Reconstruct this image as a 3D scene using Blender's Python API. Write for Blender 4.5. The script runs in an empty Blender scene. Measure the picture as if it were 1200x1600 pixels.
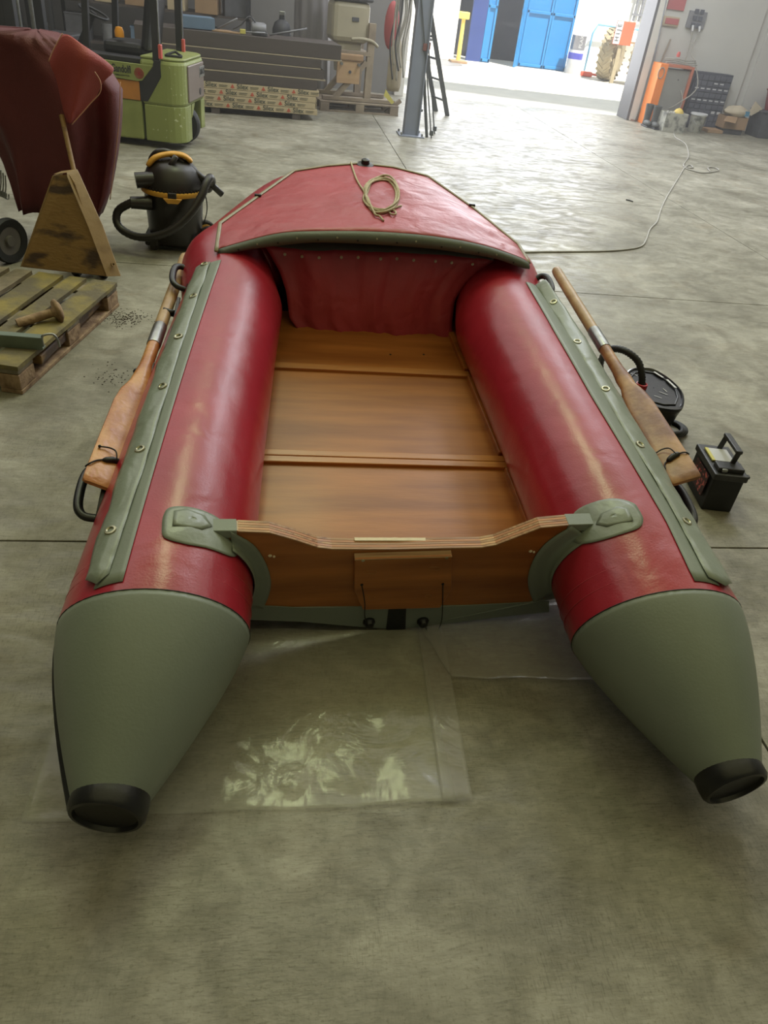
import bpy, math, random
from math import sin, cos, pi, radians, hypot, sqrt, atan2
from mathutils import Vector, Matrix
random.seed(7)
scene = bpy.context.scene
C = scene.collection

# ------------------------------------------------------------------ camera
CAM_H = 1.72
FPX = 1158.0                                  # focal length in pixels of the 1200 x 1600 frame
_d = Vector((1, .132, 0)); _p = Vector((431 - 600, -63 - 800, FPX))
_n = _d.cross(_p).normalized()
if _n.y < 0: _n = -_n
AX_Y = _p.normalized(); AX_Z = -_n; AX_X = AX_Y.cross(AX_Z)
# world = ROT @ (x right, y down, z forward)
ROT = Matrix((AX_X, AX_Y, AX_Z))
cam_data = bpy.data.cameras.new('camera')
cam = bpy.data.objects.new('camera', cam_data); C.objects.link(cam)
flip = Matrix(((1, 0, 0), (0, -1, 0), (0, 0, -1)))
cam.matrix_world = Matrix.Translation((0, 0, CAM_H)) @ (ROT @ flip).to_4x4()
cam_data.sensor_fit = 'HORIZONTAL'; cam_data.sensor_width = 36.0
cam_data.lens = 36.0 * FPX / 1200.0
cam_data.clip_start = .02; cam_data.clip_end = 300
scene.camera = cam

# ------------------------------------------------------------------ view, sky, sun, lights
scene.view_settings.view_transform = 'Standard'
scene.view_settings.look = 'None'
scene.view_settings.gamma = 1.0
scene.view_settings.use_curve_mapping = False
scene.view_settings.exposure = 0.0
world = bpy.data.worlds.new('sky'); scene.world = world; world.use_nodes = True
bgn = world.node_tree.nodes['Background']
bgn.inputs[0].default_value = (.72, .86, 1, 1); bgn.inputs[1].default_value = 1.25
sun_d = bpy.data.lights.new('sun', 'SUN'); sun_d.energy = 11; sun_d.angle = radians(.6); sun_d.color = (1, .96, .88)
sun = bpy.data.objects.new('sun', sun_d); C.objects.link(sun)
sun.rotation_euler = Vector((-.25, .42, -1)).to_track_quat('-Z', 'Y').to_euler()
def area(name, loc, target, sx, sy, power, col):
    l = bpy.data.lights.new(name, 'AREA'); l.shape = 'RECTANGLE'; l.size = sx; l.size_y = sy; l.energy = power; l.color = col
    o = bpy.data.objects.new(name, l); C.objects.link(o); o.location = loc
    o.rotation_euler = (Vector(target) - Vector(loc)).to_track_quat('-Z', 'Y').to_euler(); return o
area('roof_or_fill_light', (0.2, 5.7, 6.2), (0.2, 5.7, 0), 1.0, 2.2, 80, (.86, 1, .52))
area('roof_or_fill_light', (1.5, 1.5, 6.25), (1.5, 1.5, 0), 14, 9, 215, (1, .93, .46))  # added ambient fill over the near floor, not a known roof panel
area('roof_or_fill_light', (2.0, 9.5, 6.3), (2.0, 9.5, 0), 16, 9, 620, (1, .98, .94))  # added broad fill that brightens the back half of the hall
area('highlight_strip', (4.0, 9.8, 6.2), (4.0, 9.8, 0), 1.3, 5.0, 420, (.86, .92, 1))  # added overhead strip, set where it puts long highlights on the tubes
area('door_daylight', (4.5, 15.9, 2.6), (2.6, 5, 0.3), 4.0, 4.4, 330, (.92, .95, 1))

# ------------------------------------------------------------------ helpers
def ray(px, py):
    return (ROT @ Vector((px - 600, py - 800, FPX))).normalized()
O = Vector((0, 0, CAM_H))
def at(px, py, z=0.0):
    r = ray(px, py); return O + r * ((z - CAM_H) / r.z)
def atY(px, py, Y):
    r = ray(px, py); return O + r * (Y / r.y)
def V(*a): return Vector(a)
def lerp(a, b, t): return a + (b - a) * t

WM = {}                                       # world matrix of every object built, so that parts can be given in world space
def reg(o, M): WM[o.name] = M
def props(o, label=None, cat=None, group=None, kind=None):
    if label: o['label'] = label
    if cat: o['category'] = cat
    if group: o['group'] = group
    if kind: o['kind'] = kind
    return o
def thing(name, label, cat, loc=(0, 0, 0), rz=0.0, group=None, kind=None, M=None):
    o = bpy.data.objects.new(name, None); C.objects.link(o); o.empty_display_size = .1
    m = M if M is not None else Matrix.Translation(Vector(loc)) @ Matrix.Rotation(rz, 4, 'Z')
    o.matrix_world = m; reg(o, m.copy())
    return props(o, label, cat, group, kind)

class MB:
    def __init__(s, M=None): s.v = []; s.f = []; s.M = M or Matrix.Identity(4)
    def add(s, vs, fs):
        b = len(s.v); s.v += [s.M @ Vector(v) for v in vs]; s.f += [[b + i for i in f] for f in fs]; return s
    def box(s, c, d, R=None):
        x, y, z = d[0] / 2, d[1] / 2, d[2] / 2; c = Vector(c)
        R = R or Matrix.Identity(3)
        vs = [c + R @ Vector((a * x, b * y, e * z)) for a in (-1, 1) for b in (-1, 1) for e in (-1, 1)]
        return s.add(vs, [(0, 1, 3, 2), (4, 6, 7, 5), (0, 4, 5, 1), (2, 3, 7, 6), (0, 2, 6, 4), (1, 5, 7, 3)])
    def bar(s, p, q, w, h, up=(0, 0, 1)):
        p, q = Vector(p), Vector(q); d = (q - p); L = d.length; d.normalize(); u = Vector(up)
        if abs(d.dot(u)) > .98: u = Vector((0, 1, 0))
        x = d.cross(u).normalized(); z = x.cross(d)
        R = Matrix((x, d, z)).transposed()
        return s.box((p + q) / 2, (w, L, h), R)
    def cyl(s, p, q, r0, r1=None, n=16, caps=True):
        r1 = r0 if r1 is None else r1
        return s.tube([p, q], [r0, r1], n, caps)
    def tube(s, path, r, n=10, caps=True, closed=False, flat=1.0, up=None):
        path = [Vector(p) for p in path]; m = len(path)
        rs = r if isinstance(r, (list, tuple)) else [r] * m
        vs = []; fs = []; N = None
        for i, p in enumerate(path):
            if closed: t = path[(i + 1) % m] - path[i - 1]
            else: t = path[min(i + 1, m - 1)] - path[max(i - 1, 0)]
            if t.length < 1e-9: t = Vector((0, 0, 1))
            t.normalize()
            if N is None:
                a = Vector(up) if up else (Vector((0, 0, 1)) if abs(t.z) < .9 else Vector((1, 0, 0)))
                N = (a - t * a.dot(t)).normalized()
            else:
                N = (N - t * N.dot(t))
                N = N.normalized() if N.length > 1e-6 else t.orthogonal().normalized()
            B = t.cross(N)
            for k in range(n):
                a = 2 * pi * k / n; vs.append(p + (N * cos(a) * flat + B * sin(a)) * rs[i])
        for i in range(m if closed else m - 1):
            for k in range(n):
                a = i * n + k; b = i * n + (k + 1) % n; j = ((i + 1) % m) * n
                fs.append((a, b, j + (k + 1) % n, j + k))
        if caps and not closed:
            fs.append(tuple(range(n - 1, -1, -1))); fs.append(tuple((m - 1) * n + k for k in range(n)))
        return s.add(vs, fs)
    def lathe(s, prof, c=(0, 0, 0), axis=(0, 0, 1), n=24):
        ax = Vector(axis).normalized(); c = Vector(c)
        x = ax.orthogonal().normalized(); y = ax.cross(x); vs = []; fs = []
        for r, h in prof:
            for k in range(n):
                a = 2 * pi * k / n; vs.append(c + ax * h + (x * cos(a) + y * sin(a)) * max(r, 1e-4))
        for i in range(len(prof) - 1):
            for k in range(n):
                fs.append((i * n + k, i * n + (k + 1) % n, (i + 1) * n + (k + 1) % n, (i + 1) * n + k))
        if prof[0][0] > 1e-3: fs.append(tuple(range(n - 1, -1, -1)))
        if prof[-1][0] > 1e-3: fs.append(tuple((len(prof) - 1) * n + k for k in range(n)))
        return s.add(vs, fs)
    def prism(s, pts, ext):                    # pts: 3-D outline, ext: extrusion vector
        m = len(pts); pts = [Vector(p) for p in pts]; e = Vector(ext)
        return s.add(pts + [p + e for p in pts], [tuple(range(m - 1, -1, -1)), tuple(range(m, 2 * m))] +
                     [(i, (i + 1) % m, m + (i + 1) % m, m + i) for i in range(m)])
    def grid(s, rows, thick=None):             # rows of points -> sheet (with a thickness vector, a slab)
        m, n = len(rows), len(rows[0]); vs = [Vector(p) for r in rows for p in r]
        fs = [(i * n + j, i * n + j + 1, (i + 1) * n + j + 1, (i + 1) * n + j) for i in range(m - 1) for j in range(n - 1)]
        if thick is None: return s.add(vs, fs)
        t = Vector(thick); k = m * n
        vs2 = [v - t for v in vs]
        fs2 = [tuple(k + a for a in reversed(f)) for f in fs]
        rim = [(i * n) for i in range(m)] + [(m - 1) * n + j for j in range(1, n)] + [i * n + n - 1 for i in range(m - 2, -1, -1)] + [j for j in range(n - 2, 0, -1)]
        q = len(rim)
        fs3 = [(rim[i], rim[(i + 1) % q], k + rim[(i + 1) % q], k + rim[i]) for i in range(q)]
        return s.add(vs + vs2, fs + fs2 + fs3)
    def ball(s, c, r, n=12, m=8):
        rx, ry, rz = (r, r, r) if not isinstance(r, (tuple, list)) else r
        vs = []; fs = []; c = Vector(c)
        for i in range(m + 1):
            a = pi * i / m
            for k in range(n):
                b = 2 * pi * k / n; vs.append(c + Vector((rx * sin(a) * cos(b), ry * sin(a) * sin(b), rz * cos(a))))
        for i in range(m):
            for k in range(n): fs.append((i * n + k, (i + 1) * n + k, (i + 1) * n + (k + 1) % n, i * n + (k + 1) % n))
        return s.add(vs, fs)
    def build(s, name, mat, parent=None, smooth=False, bevel=0.0, local=False, sub=0, solid=0.0, **kw):
        me = bpy.data.meshes.new(name)
        if parent is not None:
            M = WM[parent.name]; Mi = Matrix.Identity(4) if local else M.inverted()
        else:
            if s.v:
                xs = [v.x for v in s.v]; ys = [v.y for v in s.v]; zs = [v.z for v in s.v]
                org = Vector(((min(xs) + max(xs)) / 2, (min(ys) + max(ys)) / 2, min(zs)))
            M = Matrix.Translation(org); Mi = M.inverted()
        me.from_pydata([Mi @ v for v in s.v], [], s.f); me.update(); me.validate()
        import bmesh
        bm = bmesh.new(); bm.from_mesh(me)
        bmesh.ops.remove_doubles(bm, verts=bm.verts, dist=1e-5)
        bmesh.ops.recalc_face_normals(bm, faces=bm.faces); bm.to_mesh(me); bm.free()
        for m in (mat if isinstance(mat, (list, tuple)) else [mat]): me.materials.append(m)
        o = bpy.data.objects.new(name, me); C.objects.link(o)
        if parent is not None:
            o.parent = parent; reg(o, M.copy())
        else:
            o.matrix_world = M; reg(o, M.copy())
        if smooth:
            for p in me.polygons: p.use_smooth = True
            if smooth != 'all':
                try: me.set_sharp_from_angle(angle=radians(38))
                except Exception: pass
        if solid:
            md = o.modifiers.new('s', 'SOLIDIFY'); md.thickness = solid; md.offset = 0
        if bevel:
            md = o.modifiers.new('b', 'BEVEL'); md.width = bevel; md.segments = 2; md.limit_method = 'ANGLE'; md.angle_limit = radians(35)
        if sub:
            md = o.modifiers.new('u', 'SUBSURF'); md.levels = sub; md.render_levels = sub
        return props(o, **kw)
def copy_tree(o, parent=None, M=None):
    c = o.copy(); C.objects.link(c)
    if parent is not None: c.parent = parent; c.matrix_parent_inverse = o.matrix_parent_inverse.copy()
    if M is not None: c.matrix_world = M; reg(c, M.copy())
    for ch in list(o.children): copy_tree(ch, c)
    return c
def smoothpath(pts, k=6, closed=False):
    pts = [Vector(p) for p in pts]; n = len(pts); out = []
    for i in range(n if closed else n - 1):
        if closed: a, b, c, d = pts[i - 1], pts[i], pts[(i + 1) % n], pts[(i + 2) % n]
        else: a, b, c, d = pts[max(i - 1, 0)], pts[i], pts[i + 1], pts[min(i + 2, n - 1)]
        for j in range(k):
            t = j / k
            out.append(.5 * ((2 * b) + (c - a) * t + (2 * a - 5 * b + 4 * c - d) * t * t + (3 * b - a - 3 * c + d) * t ** 3))
    if not closed: out.append(pts[-1])
    return out
def noise(x, y, s=0):
    from mathutils import noise as N
    return N.noise(Vector((x, y, s * 7.31)))
def text_obj(txt, size, M, mat, parent, name='lettering', depth=.001, sx=1.0, bold=0):
    cu = bpy.data.curves.new(name, 'FONT'); cu.body = txt; cu.size = size; cu.extrude = depth; cu.offset = bold
    cu.align_x = 'CENTER'; cu.align_y = 'CENTER'
    t = bpy.data.objects.new('tmp', cu); C.objects.link(t)
    dg = bpy.context.evaluated_depsgraph_get(); me = bpy.data.meshes.new_from_object(t.evaluated_get(dg))
    bpy.data.objects.remove(t)
    me.transform(WM[parent.name].inverted() @ M @ Matrix.Diagonal((sx, 1, 1, 1)))
    me.materials.clear(); me.materials.append(mat)
    o = bpy.data.objects.new(name, me); C.objects.link(o); o.parent = parent; reg(o, WM[parent.name]); return o

# ------------------------------------------------------------------ materials
def srgb(r, g, b):
    f = lambda c: (c / 255 / 12.92) if c / 255 <= .04045 else ((c / 255 + .055) / 1.055) ** 2.4
    return (f(r), f(g), f(b), 1)
def mat(name, col, rough=.5, metal=0.0, var=.12, vs=6.0, bump=.0, bs=40.0, col2=None, stretch=None, coat=0.0, spec=.5,
        rvar=0.0, detail=4.0, thr=None, bump2=None, gen='OBJ'):
    m = bpy.data.materials.new(name); m.use_nodes = True; nt = m.node_tree; b = nt.nodes['Principled BSDF']
    N = nt.nodes.new; L = nt.links.new
    tc = N('ShaderNodeTexCoord'); mp = N('ShaderNodeMapping'); L(tc.outputs['Object'], mp.inputs[0])
    if stretch: mp.inputs['Scale'].default_value = stretch
    nz = N('ShaderNodeTexNoise'); nz.inputs['Scale'].default_value = vs; nz.inputs['Detail'].default_value = detail
    L(mp.outputs[0], nz.inputs['Vector'])
    rp = N('ShaderNodeValToRGB')
    lo, hi = thr or (.3, .7)
    rp.color_ramp.elements[0].position = lo; rp.color_ramp.elements[1].position = hi
    c = col
    if col2 is None:
        c1 = tuple(x * (1 - var) for x in c[:3]) + (1,); c2 = tuple(min(1, x * (1 + var)) for x in c[:3]) + (1,)
    else: c1, c2 = c, col2
    rp.color_ramp.elements[0].color = c1; rp.color_ramp.elements[1].color = c2
    L(nz.outputs['Fac'], rp.inputs[0]); L(rp.outputs[0], b.inputs['Base Color'])
    b.inputs['Roughness'].default_value = rough; b.inputs['Metallic'].default_value = metal
    b.inputs['Specular IOR Level'].default_value = spec
    b.inputs['Coat Weight'].default_value = coat; b.inputs['Coat Roughness'].default_value = .15
    if rvar:
        mr = N('ShaderNodeMapRange'); mr.inputs['To Min'].default_value = rough - rvar; mr.inputs['To Max'].default_value = rough + rvar
        mr.inputs['From Min'].default_value = .3; mr.inputs['From Max'].default_value = .7
        L(nz.outputs['Fac'], mr.inputs['Value']); L(mr.outputs[0], b.inputs['Roughness'])
    if bump:
        n2 = N('ShaderNodeTexNoise'); n2.inputs['Scale'].default_value = bs; n2.inputs['Detail'].default_value = 3
        L(mp.outputs[0], n2.inputs['Vector'])
        bp = N('ShaderNodeBump'); bp.inputs['Strength'].default_value = bump; bp.inputs['Distance'].default_value = .01
        L(n2.outputs['Fac'], bp.inputs['Height']); L(bp.outputs[0], b.inputs['Normal'])
        if bump2:
            n3 = N('ShaderNodeTexNoise'); n3.inputs['Scale'].default_value = bump2[1]; n3.inputs['Detail'].default_value = 1.5
            n3.inputs['Distortion'].default_value = .6
            L(mp.outputs[0], n3.inputs['Vector'])
            b3 = N('ShaderNodeBump'); b3.inputs['Strength'].default_value = bump2[0]; b3.inputs['Distance'].default_value = .02
            L(n3.outputs['Fac'], b3.inputs['Height']); L(bp.outputs[0], b3.inputs['Normal']); L(b3.outputs[0], b.inputs['Normal'])
    return m
M = {}
M['red'] = mat('red_vinyl', srgb(160, 36, 52), .29, var=.12, vs=3, bump=.06, bs=160, bump2=(.26, 8), spec=.55, coat=.12)
M['red_dodger'] = mat('red_dodger_vinyl', srgb(164, 62, 70), .42, var=.10, vs=3, bump=.15, bs=60, bump2=(.5, 9))
M['grey_vinyl'] = mat('grey_vinyl', srgb(122, 130, 118), .45, var=.06, vs=4, bump=.05, bs=140, bump2=(.10, 5))
M['grey_flap'] = mat('grey_flap_vinyl', srgb(130, 138, 126), .32, var=.06, vs=5, bump=.08, bs=90, bump2=(.5, 8))
M['grey_dark'] = mat('grey_band_vinyl', srgb(92, 98, 88), .5, var=.08, vs=6, bump=.1, bs=80)
M['black'] = mat('black_plastic', srgb(22, 22, 24), .38, var=.2, vs=20, bump=.05, bs=120)
M['black_rub'] = mat('black_rubber', srgb(26, 27, 27), .6, var=.25, vs=14, bump=.1, bs=90)
M['ply'] = mat('varnished_plywood', srgb(134, 74, 28), .34, vs=2.6, bump=.05, bs=30, col2=srgb(180, 108, 46), stretch=(.6, 6, 6), coat=.25, detail=7)
M['ply_floor'] = mat('varnished_floorboard', srgb(138, 80, 32), .42, vs=2.4, bump=.05, bs=25, col2=srgb(178, 112, 52), stretch=(.7, 7, 3), coat=.08, detail=7)
M['batten'] = mat('varnished_batten', srgb(164, 104, 48), .35, vs=5, bump=.06, bs=30, col2=srgb(190, 128, 66), stretch=(.5, 10, 6), coat=.2, detail=6)
M['ply_edge'] = mat('plywood_edge', srgb(128, 82, 44), .45, vs=30, bump=.1, bs=40, col2=srgb(190, 150, 100), stretch=(.1, 1, 6), detail=5)
M['brass'] = mat('eyelet_metal', srgb(170, 168, 140), .3, metal=.9, var=.15, vs=60)
M['steel'] = mat('dull_steel', srgb(150, 152, 150), .32, metal=.85, var=.15, vs=30)
M['oar_pale'] = mat('worn_oar_wood', srgb(150, 118, 80), .5, vs=9, bump=.15, bs=60, col2=srgb(190, 160, 118), detail=6, coat=.15)
M['oar_blade'] = mat('scuffed_oar_wood', srgb(172, 106, 50), .4, vs=9, thr=(.38, .62), bump=.2, bs=50, col2=srgb(204, 146, 86), detail=7, coat=.25, bump2=(.2, 30))
M['oar_brown'] = mat('brown_oar_wood', srgb(120, 74, 36), .5, vs=9, thr=(.40, .60), bump=.15, bs=50, col2=srgb(172, 128, 78), detail=7, coat=.1)
M['rope'] = mat('cream_rope', srgb(176, 164, 134), .8, var=.15, vs=90, bump=.4, bs=160)
M['cord'] = mat('black_cord', srgb(18, 18, 20), .6, var=.1, vs=80)

# ------------------------------------------------------------------ hall: floor, walls, ceiling, yard
def concrete():
    m = bpy.data.materials.new('power_floated_concrete'); m.use_nodes = True; nt = m.node_tree; b = nt.nodes['Principled BSDF']
    N = nt.nodes.new; L = nt.links.new
    geo = N('ShaderNodeNewGeometry')
    def nz(s, d=5, dist=0, st=None, rot=0):
        mp = N('ShaderNodeMapping'); L(geo.outputs['Position'], mp.inputs[0])
        if st: mp.inputs['Scale'].default_value = st
        mp.inputs['Rotation'].default_value = (0, 0, rot)
        n = N('ShaderNodeTexNoise'); n.inputs['Scale'].default_value = s; n.inputs['Detail'].default_value = d; n.inputs['Distortion'].default_value = dist
        L(mp.outputs[0], n.inputs['Vector']); return n.outputs['Fac']
    def ramp(f, a, b_, c1, c2):
        r = N('ShaderNodeValToRGB'); r.color_ramp.elements[0].position = a; r.color_ramp.elements[1].position = b_
        r.color_ramp.elements[0].color = c1; r.color_ramp.elements[1].color = c2; L(f, r.inputs[0]); return r.outputs[0]
    def mix(mode, f, a, b_):
        x = N('ShaderNodeMix'); x.data_type = 'RGBA'; x.blend_type = mode
        if isinstance(f, float): x.inputs[0].default_value = f
        else: L(f, x.inputs[0])
        L(a, x.inputs[6]); L(b_, x.inputs[7]); return x.outputs[2]
    base = ramp(nz(1.3, 9, .4), .30, .72, srgb(122, 118, 104), srgb(168, 164, 150))
    blot = ramp(nz(4.5, 9, 1.4), .36, .64, (.66, .65, .61, 1), (1.05, 1.05, 1.05, 1))
    c = mix('MULTIPLY', .75, base, blot)
    streak = ramp(nz(14, 6, .8, (1, 3.5, 1), .5), .40, .60, (.80, .80, .79, 1), (1.05, 1.05, 1.05, 1))
    c = mix('MULTIPLY', .55, c, streak)
    streak2 = ramp(nz(9, 9, 2.2, (2.2, .9, 1), -.6), .34, .52, (.86, .86, .84, 1), (1.02, 1.02, 1.02, 1))
    c = mix('MULTIPLY', .5, c, streak2)
    brown = ramp(nz(2.3, 6, 1.5), .56, .72, (1, 1, 1, 1), (.74, .66, .56, 1))
    c = mix('MULTIPLY', .55, c, brown)
    for rot, sc, st in ((.6, 26, (1, 9, 1)), (-.35, 30, (8, 1, 1)), (1.25, 22, (1, 10, 1)), (2.2, 34, (1, 7, 1))):
        scr = ramp(nz(sc, 3, .35, st, rot), .36, .46, (.62, .61, .58, 1), (1, 1, 1, 1))
        msk = N('ShaderNodeMapRange'); msk.inputs['From Min'].default_value = .42; msk.inputs['From Max'].default_value = .62; msk.inputs['To Max'].default_value = .5
        L(nz(2.1 + rot, 5, .8, None, rot * 2), msk.inputs['Value'])
        c = mix('MULTIPLY', msk.outputs[0], c, scr)
    speck = ramp(nz(120, 3), .30, .42, (.70, .68, .62, 1), (1.04, 1.04, 1.04, 1))
    c = mix('MULTIPLY', .7, c, speck)
    L(c, b.inputs['Base Color'])
    mr = N('ShaderNodeMapRange'); mr.inputs['From Min'].default_value = .35; mr.inputs['From Max'].default_value = .65
    mr.inputs['To Min'].default_value = .34; mr.inputs['To Max'].default_value = .66
    L(nz(5, 7, 1.2, (1, 2.2, 1), .2), mr.inputs['Value']); L(mr.outputs[0], b.inputs['Roughness'])
    b.inputs['Specular IOR Level'].default_value = .34
    bp = N('ShaderNodeBump'); bp.inputs['Strength'].default_value = .25; bp.inputs['Distance'].default_value = .003
    L(nz(60, 6, .6, (1, 1.8, 1), .4), bp.inputs['Height']); L(bp.outputs[0], b.inputs['Normal'])
    return m
M['concrete'] = concrete()
M['joint'] = mat('joint_filler', srgb(66, 62, 50), .8, var=.2, vs=10)
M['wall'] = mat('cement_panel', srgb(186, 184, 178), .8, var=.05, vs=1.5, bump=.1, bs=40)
M['wall_shaded'] = mat('shaded_wall_panel', srgb(118, 115, 112), .85, var=.08, vs=1.5, bump=.1, bs=40)  # darker copy of the wall colour, backlit shade is put into it
M['ceil'] = mat('ceiling_panel', srgb(150, 150, 146), .8, var=.05, vs=1)
M['trim'] = mat('pale_door_trim', srgb(206, 202, 194), .6, var=.05, vs=3)
M['trim_dark'] = mat('dark_trim', srgb(92, 90, 92), .6, var=.05, vs=3)
M['yard'] = mat('yard_concrete', srgb(196, 190, 176), .8, var=.06, vs=2, bump=.2, bs=30)
M['white_wall'] = mat('white_render', srgb(238, 236, 228), .8, var=.03, vs=2)
M['blue'] = mat('blue_sheet_metal', srgb(30, 120, 178), .45, var=.05, vs=2)
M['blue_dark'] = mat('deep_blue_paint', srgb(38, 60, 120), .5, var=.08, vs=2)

floor = MB(); floor.box((2, 4.9, -.06), (26, 23, .08)); fl = floor.build('floor', M['joint'], kind='structure')
xs = [-8.0 + 0] ; X0 = 1.472; Y0 = 2.14; DX = 3.0; DY = 2.945
jx = [X0 + DX * k for k in (-4, -2, 0, 1, 2, 3, 4)]; jy = [Y0 + DY * k for k in range(-3, 5)] + [15.35]
g = .004
for i in range(len(jx) - 1):
    for j in range(len(jy) - 1):
        x0, x1, y0, y1 = jx[i] + g, jx[i + 1] - g, jy[j] + g, jy[j + 1] - g
        MB().box(((x0 + x1) / 2, (y0 + y1) / 2, -.0105), (x1 - x0, y1 - y0, .021)).build('concrete_slab', M['concrete'], fl, bevel=.002)
XL, XR, YB, YN, ZC = -8.5, 12.8, 15.0, -6.3, 6.4
JX = 6.60                                                    # right jamb of the big doorway
DLX = 2.2                                                    # its left jamb
def struct(name, mb, m, **k): return mb.build(name, m, kind='structure', **k)
struct('wall_left', MB().box((XL - .15, (YN + YB) / 2, ZC / 2), (.3, YB - YN + .6, ZC)), M['wall_shaded'])
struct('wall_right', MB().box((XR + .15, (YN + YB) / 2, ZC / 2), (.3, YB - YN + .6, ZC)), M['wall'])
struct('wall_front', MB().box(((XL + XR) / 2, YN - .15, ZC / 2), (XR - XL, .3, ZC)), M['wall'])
wb = struct('wall_back', MB().box(((DLX + XL) / 2, YB + .15, ZC / 2), (DLX - XL, .3, ZC)).box(((DLX + JX) / 2, YB + .15, (4.4 + ZC) / 2), (JX - DLX, .3, ZC - 4.4)), M['wall_shaded'])
struct('ceiling', MB().box(((XL + XR) / 2, (YN + YB) / 2, ZC + .1), (XR - XL, YB - YN, .2)), M['ceil'])
wr = struct('wall_back_right', MB().box(((JX + XR) / 2 + .06, YB + .16, ZC / 2), (XR - JX - .12, .28, ZC)), M['wall'])
for x0, x1 in ((JX + .14, 8.62), (8.78, 10.7), (10.82, XR - .02)):
    MB().box(((x0 + x1) / 2, YB - .01, ZC / 2), (x1 - x0, .06, ZC - .02)).build('wall_panel', M['wall'], wr, bevel=.006)
struct('trim_1', MB().box((JX + .05, YB + .1, 2.2), (.14, .42, 4.4)), M['trim'], bevel=.006)
struct('trim_2', MB().box((JX - .045, YB + .14, 2.2), (.05, .5, 4.4)), M['trim_dark'], bevel=.004)
struct('trim_3', MB().box((DLX, YB + .1, 2.2), (.16, .42, 4.4)), M['trim'], bevel=.006)
# yard outside
yd = struct('yard_ground', MB().box((8, 33, -.05), (90, 35.3, .1)), M['yard'])
from mathutils.bvhtree import BVHTree
# ------------------------------------------------------------------ the inflatable boat
CX = .421; YC = 1.42
def half(y): return .700 - .060 * (y - YC) - .015 * max(0, y - YC) ** 2
def RR(y): d = y - YC; return .240 - .030 * min(max(d, -1), .6) - .024 * max(0, min(d, 1.7) - .6)
def ztop(y): return .505 + .155 * (y - YC)
def zc(y): return ztop(y) - RR(y)
def tubept(s, y, a, off=0.0):                 # point on a side tube: s side, y station, a degrees (0 outboard, 90 top)
    r = RR(y) + off
    return V(CX + s * (half(y) + r * cos(radians(a))), y, zc(y) + r * sin(radians(a)))
boat = thing('inflatable_boat', 'red inflatable dinghy with grey stern cones and varnished wooden floor on the concrete', 'boat', (CX, 2.6, 0))
NS = 48
def tilt(a): return -.072 * sin(a)
def ring_side(s, y, k=1.0):
    out = []
    for i in range(NS):
        a = 2 * pi * i / NS; t = y + k * tilt(a); out.append(V(CX + s * (half(t) + RR(t) * cos(a)), t, zc(t) + RR(t) * sin(a)))
    return out
# bow axis polygon below the piping
def onTop(px, py, off=0.0):
    r = ray(px, py); k = .155; r2 = .505 + off; t = (r2 - k * YC - CAM_H) / (r.z - k * r.y); return O + r * t
def inward(p, d):
    c = V(CX + .02, 3.2, 0); q = V(p.x, p.y, 0); v = (c - q).normalized(); return q + v * d
bowp = [inward(onTop(*p), d) for p, d in (((341, 358), .035), ((366, 338), .03), ((440, 280), .03), ((475, 267), .03), ((530, 260), .03), ((600, 262), .03), ((652, 272), .03), ((690, 290), .03), ((785, 362), .06), ((812, 388), .07))]
def bow_ztop(y): return zc(y) + R0
rings = []
ys = [YC + (2.98 - YC) * i / 26 for i in range(27)]
for y in ys: rings.append(ring_side(-1, y, max(0, 1 - (y - YC) / .5)))
path = [V(CX - half(2.98), 2.98, 0)] + bowp + [V(CX + half(2.98), 2.98, 0)]
path = smoothpath(path, 5)
for i in range(1, len(path) - 1):
    p = path[i]; t = (path[i + 1] - path[i - 1]).normalized(); out = V(-t.y, t.x, 0)     # left-hand normal = outboard
    z = zc(p.y)
    rings.append([V(p.x, p.y, z) + out * RR(p.y) * cos(a) + V(0, 0, 1) * RR(p.y) * sin(a) for a in [2 * pi * k / NS for k in range(NS)]])
right = [ring_side(1, y, max(0, 1 - (y - YC) / .5)) for y in reversed(ys)]
# both sides use angle 0 = outboard so rings match
rings += right
mb = MB(); vs = [v for r in rings for v in r]; fs = []
for i in range(len(rings) - 1):
    for k in range(NS):
        fs.append((i * NS + k, i * NS + (k + 1) % NS, (i + 1) * NS + (k + 1) % NS, (i + 1) * NS + k))
mb.add(vs, fs); mb.build('inflated_tube', M['red'], boat, smooth='all')
# welt ridges at the aft end of the tube (reinforcing bands)
M['welt'] = mat('red_welt', srgb(172, 62, 72), .4, var=.05)
for s in (-1, 1):
    for yy in (1.49, 1.535):
        pts = [V(CX + s * (half(yy + tilt(a)) + (RR(yy) + .0006) * cos(a)), yy + tilt(a), zc(yy + tilt(a)) + (RR(yy) + .0006) * sin(a)) for a in [2 * pi * k / 60 for k in range(60)]]
        MB().tube(pts, .0012, 6, closed=True).build('welt', M['welt'], boat, smooth='all')

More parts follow.
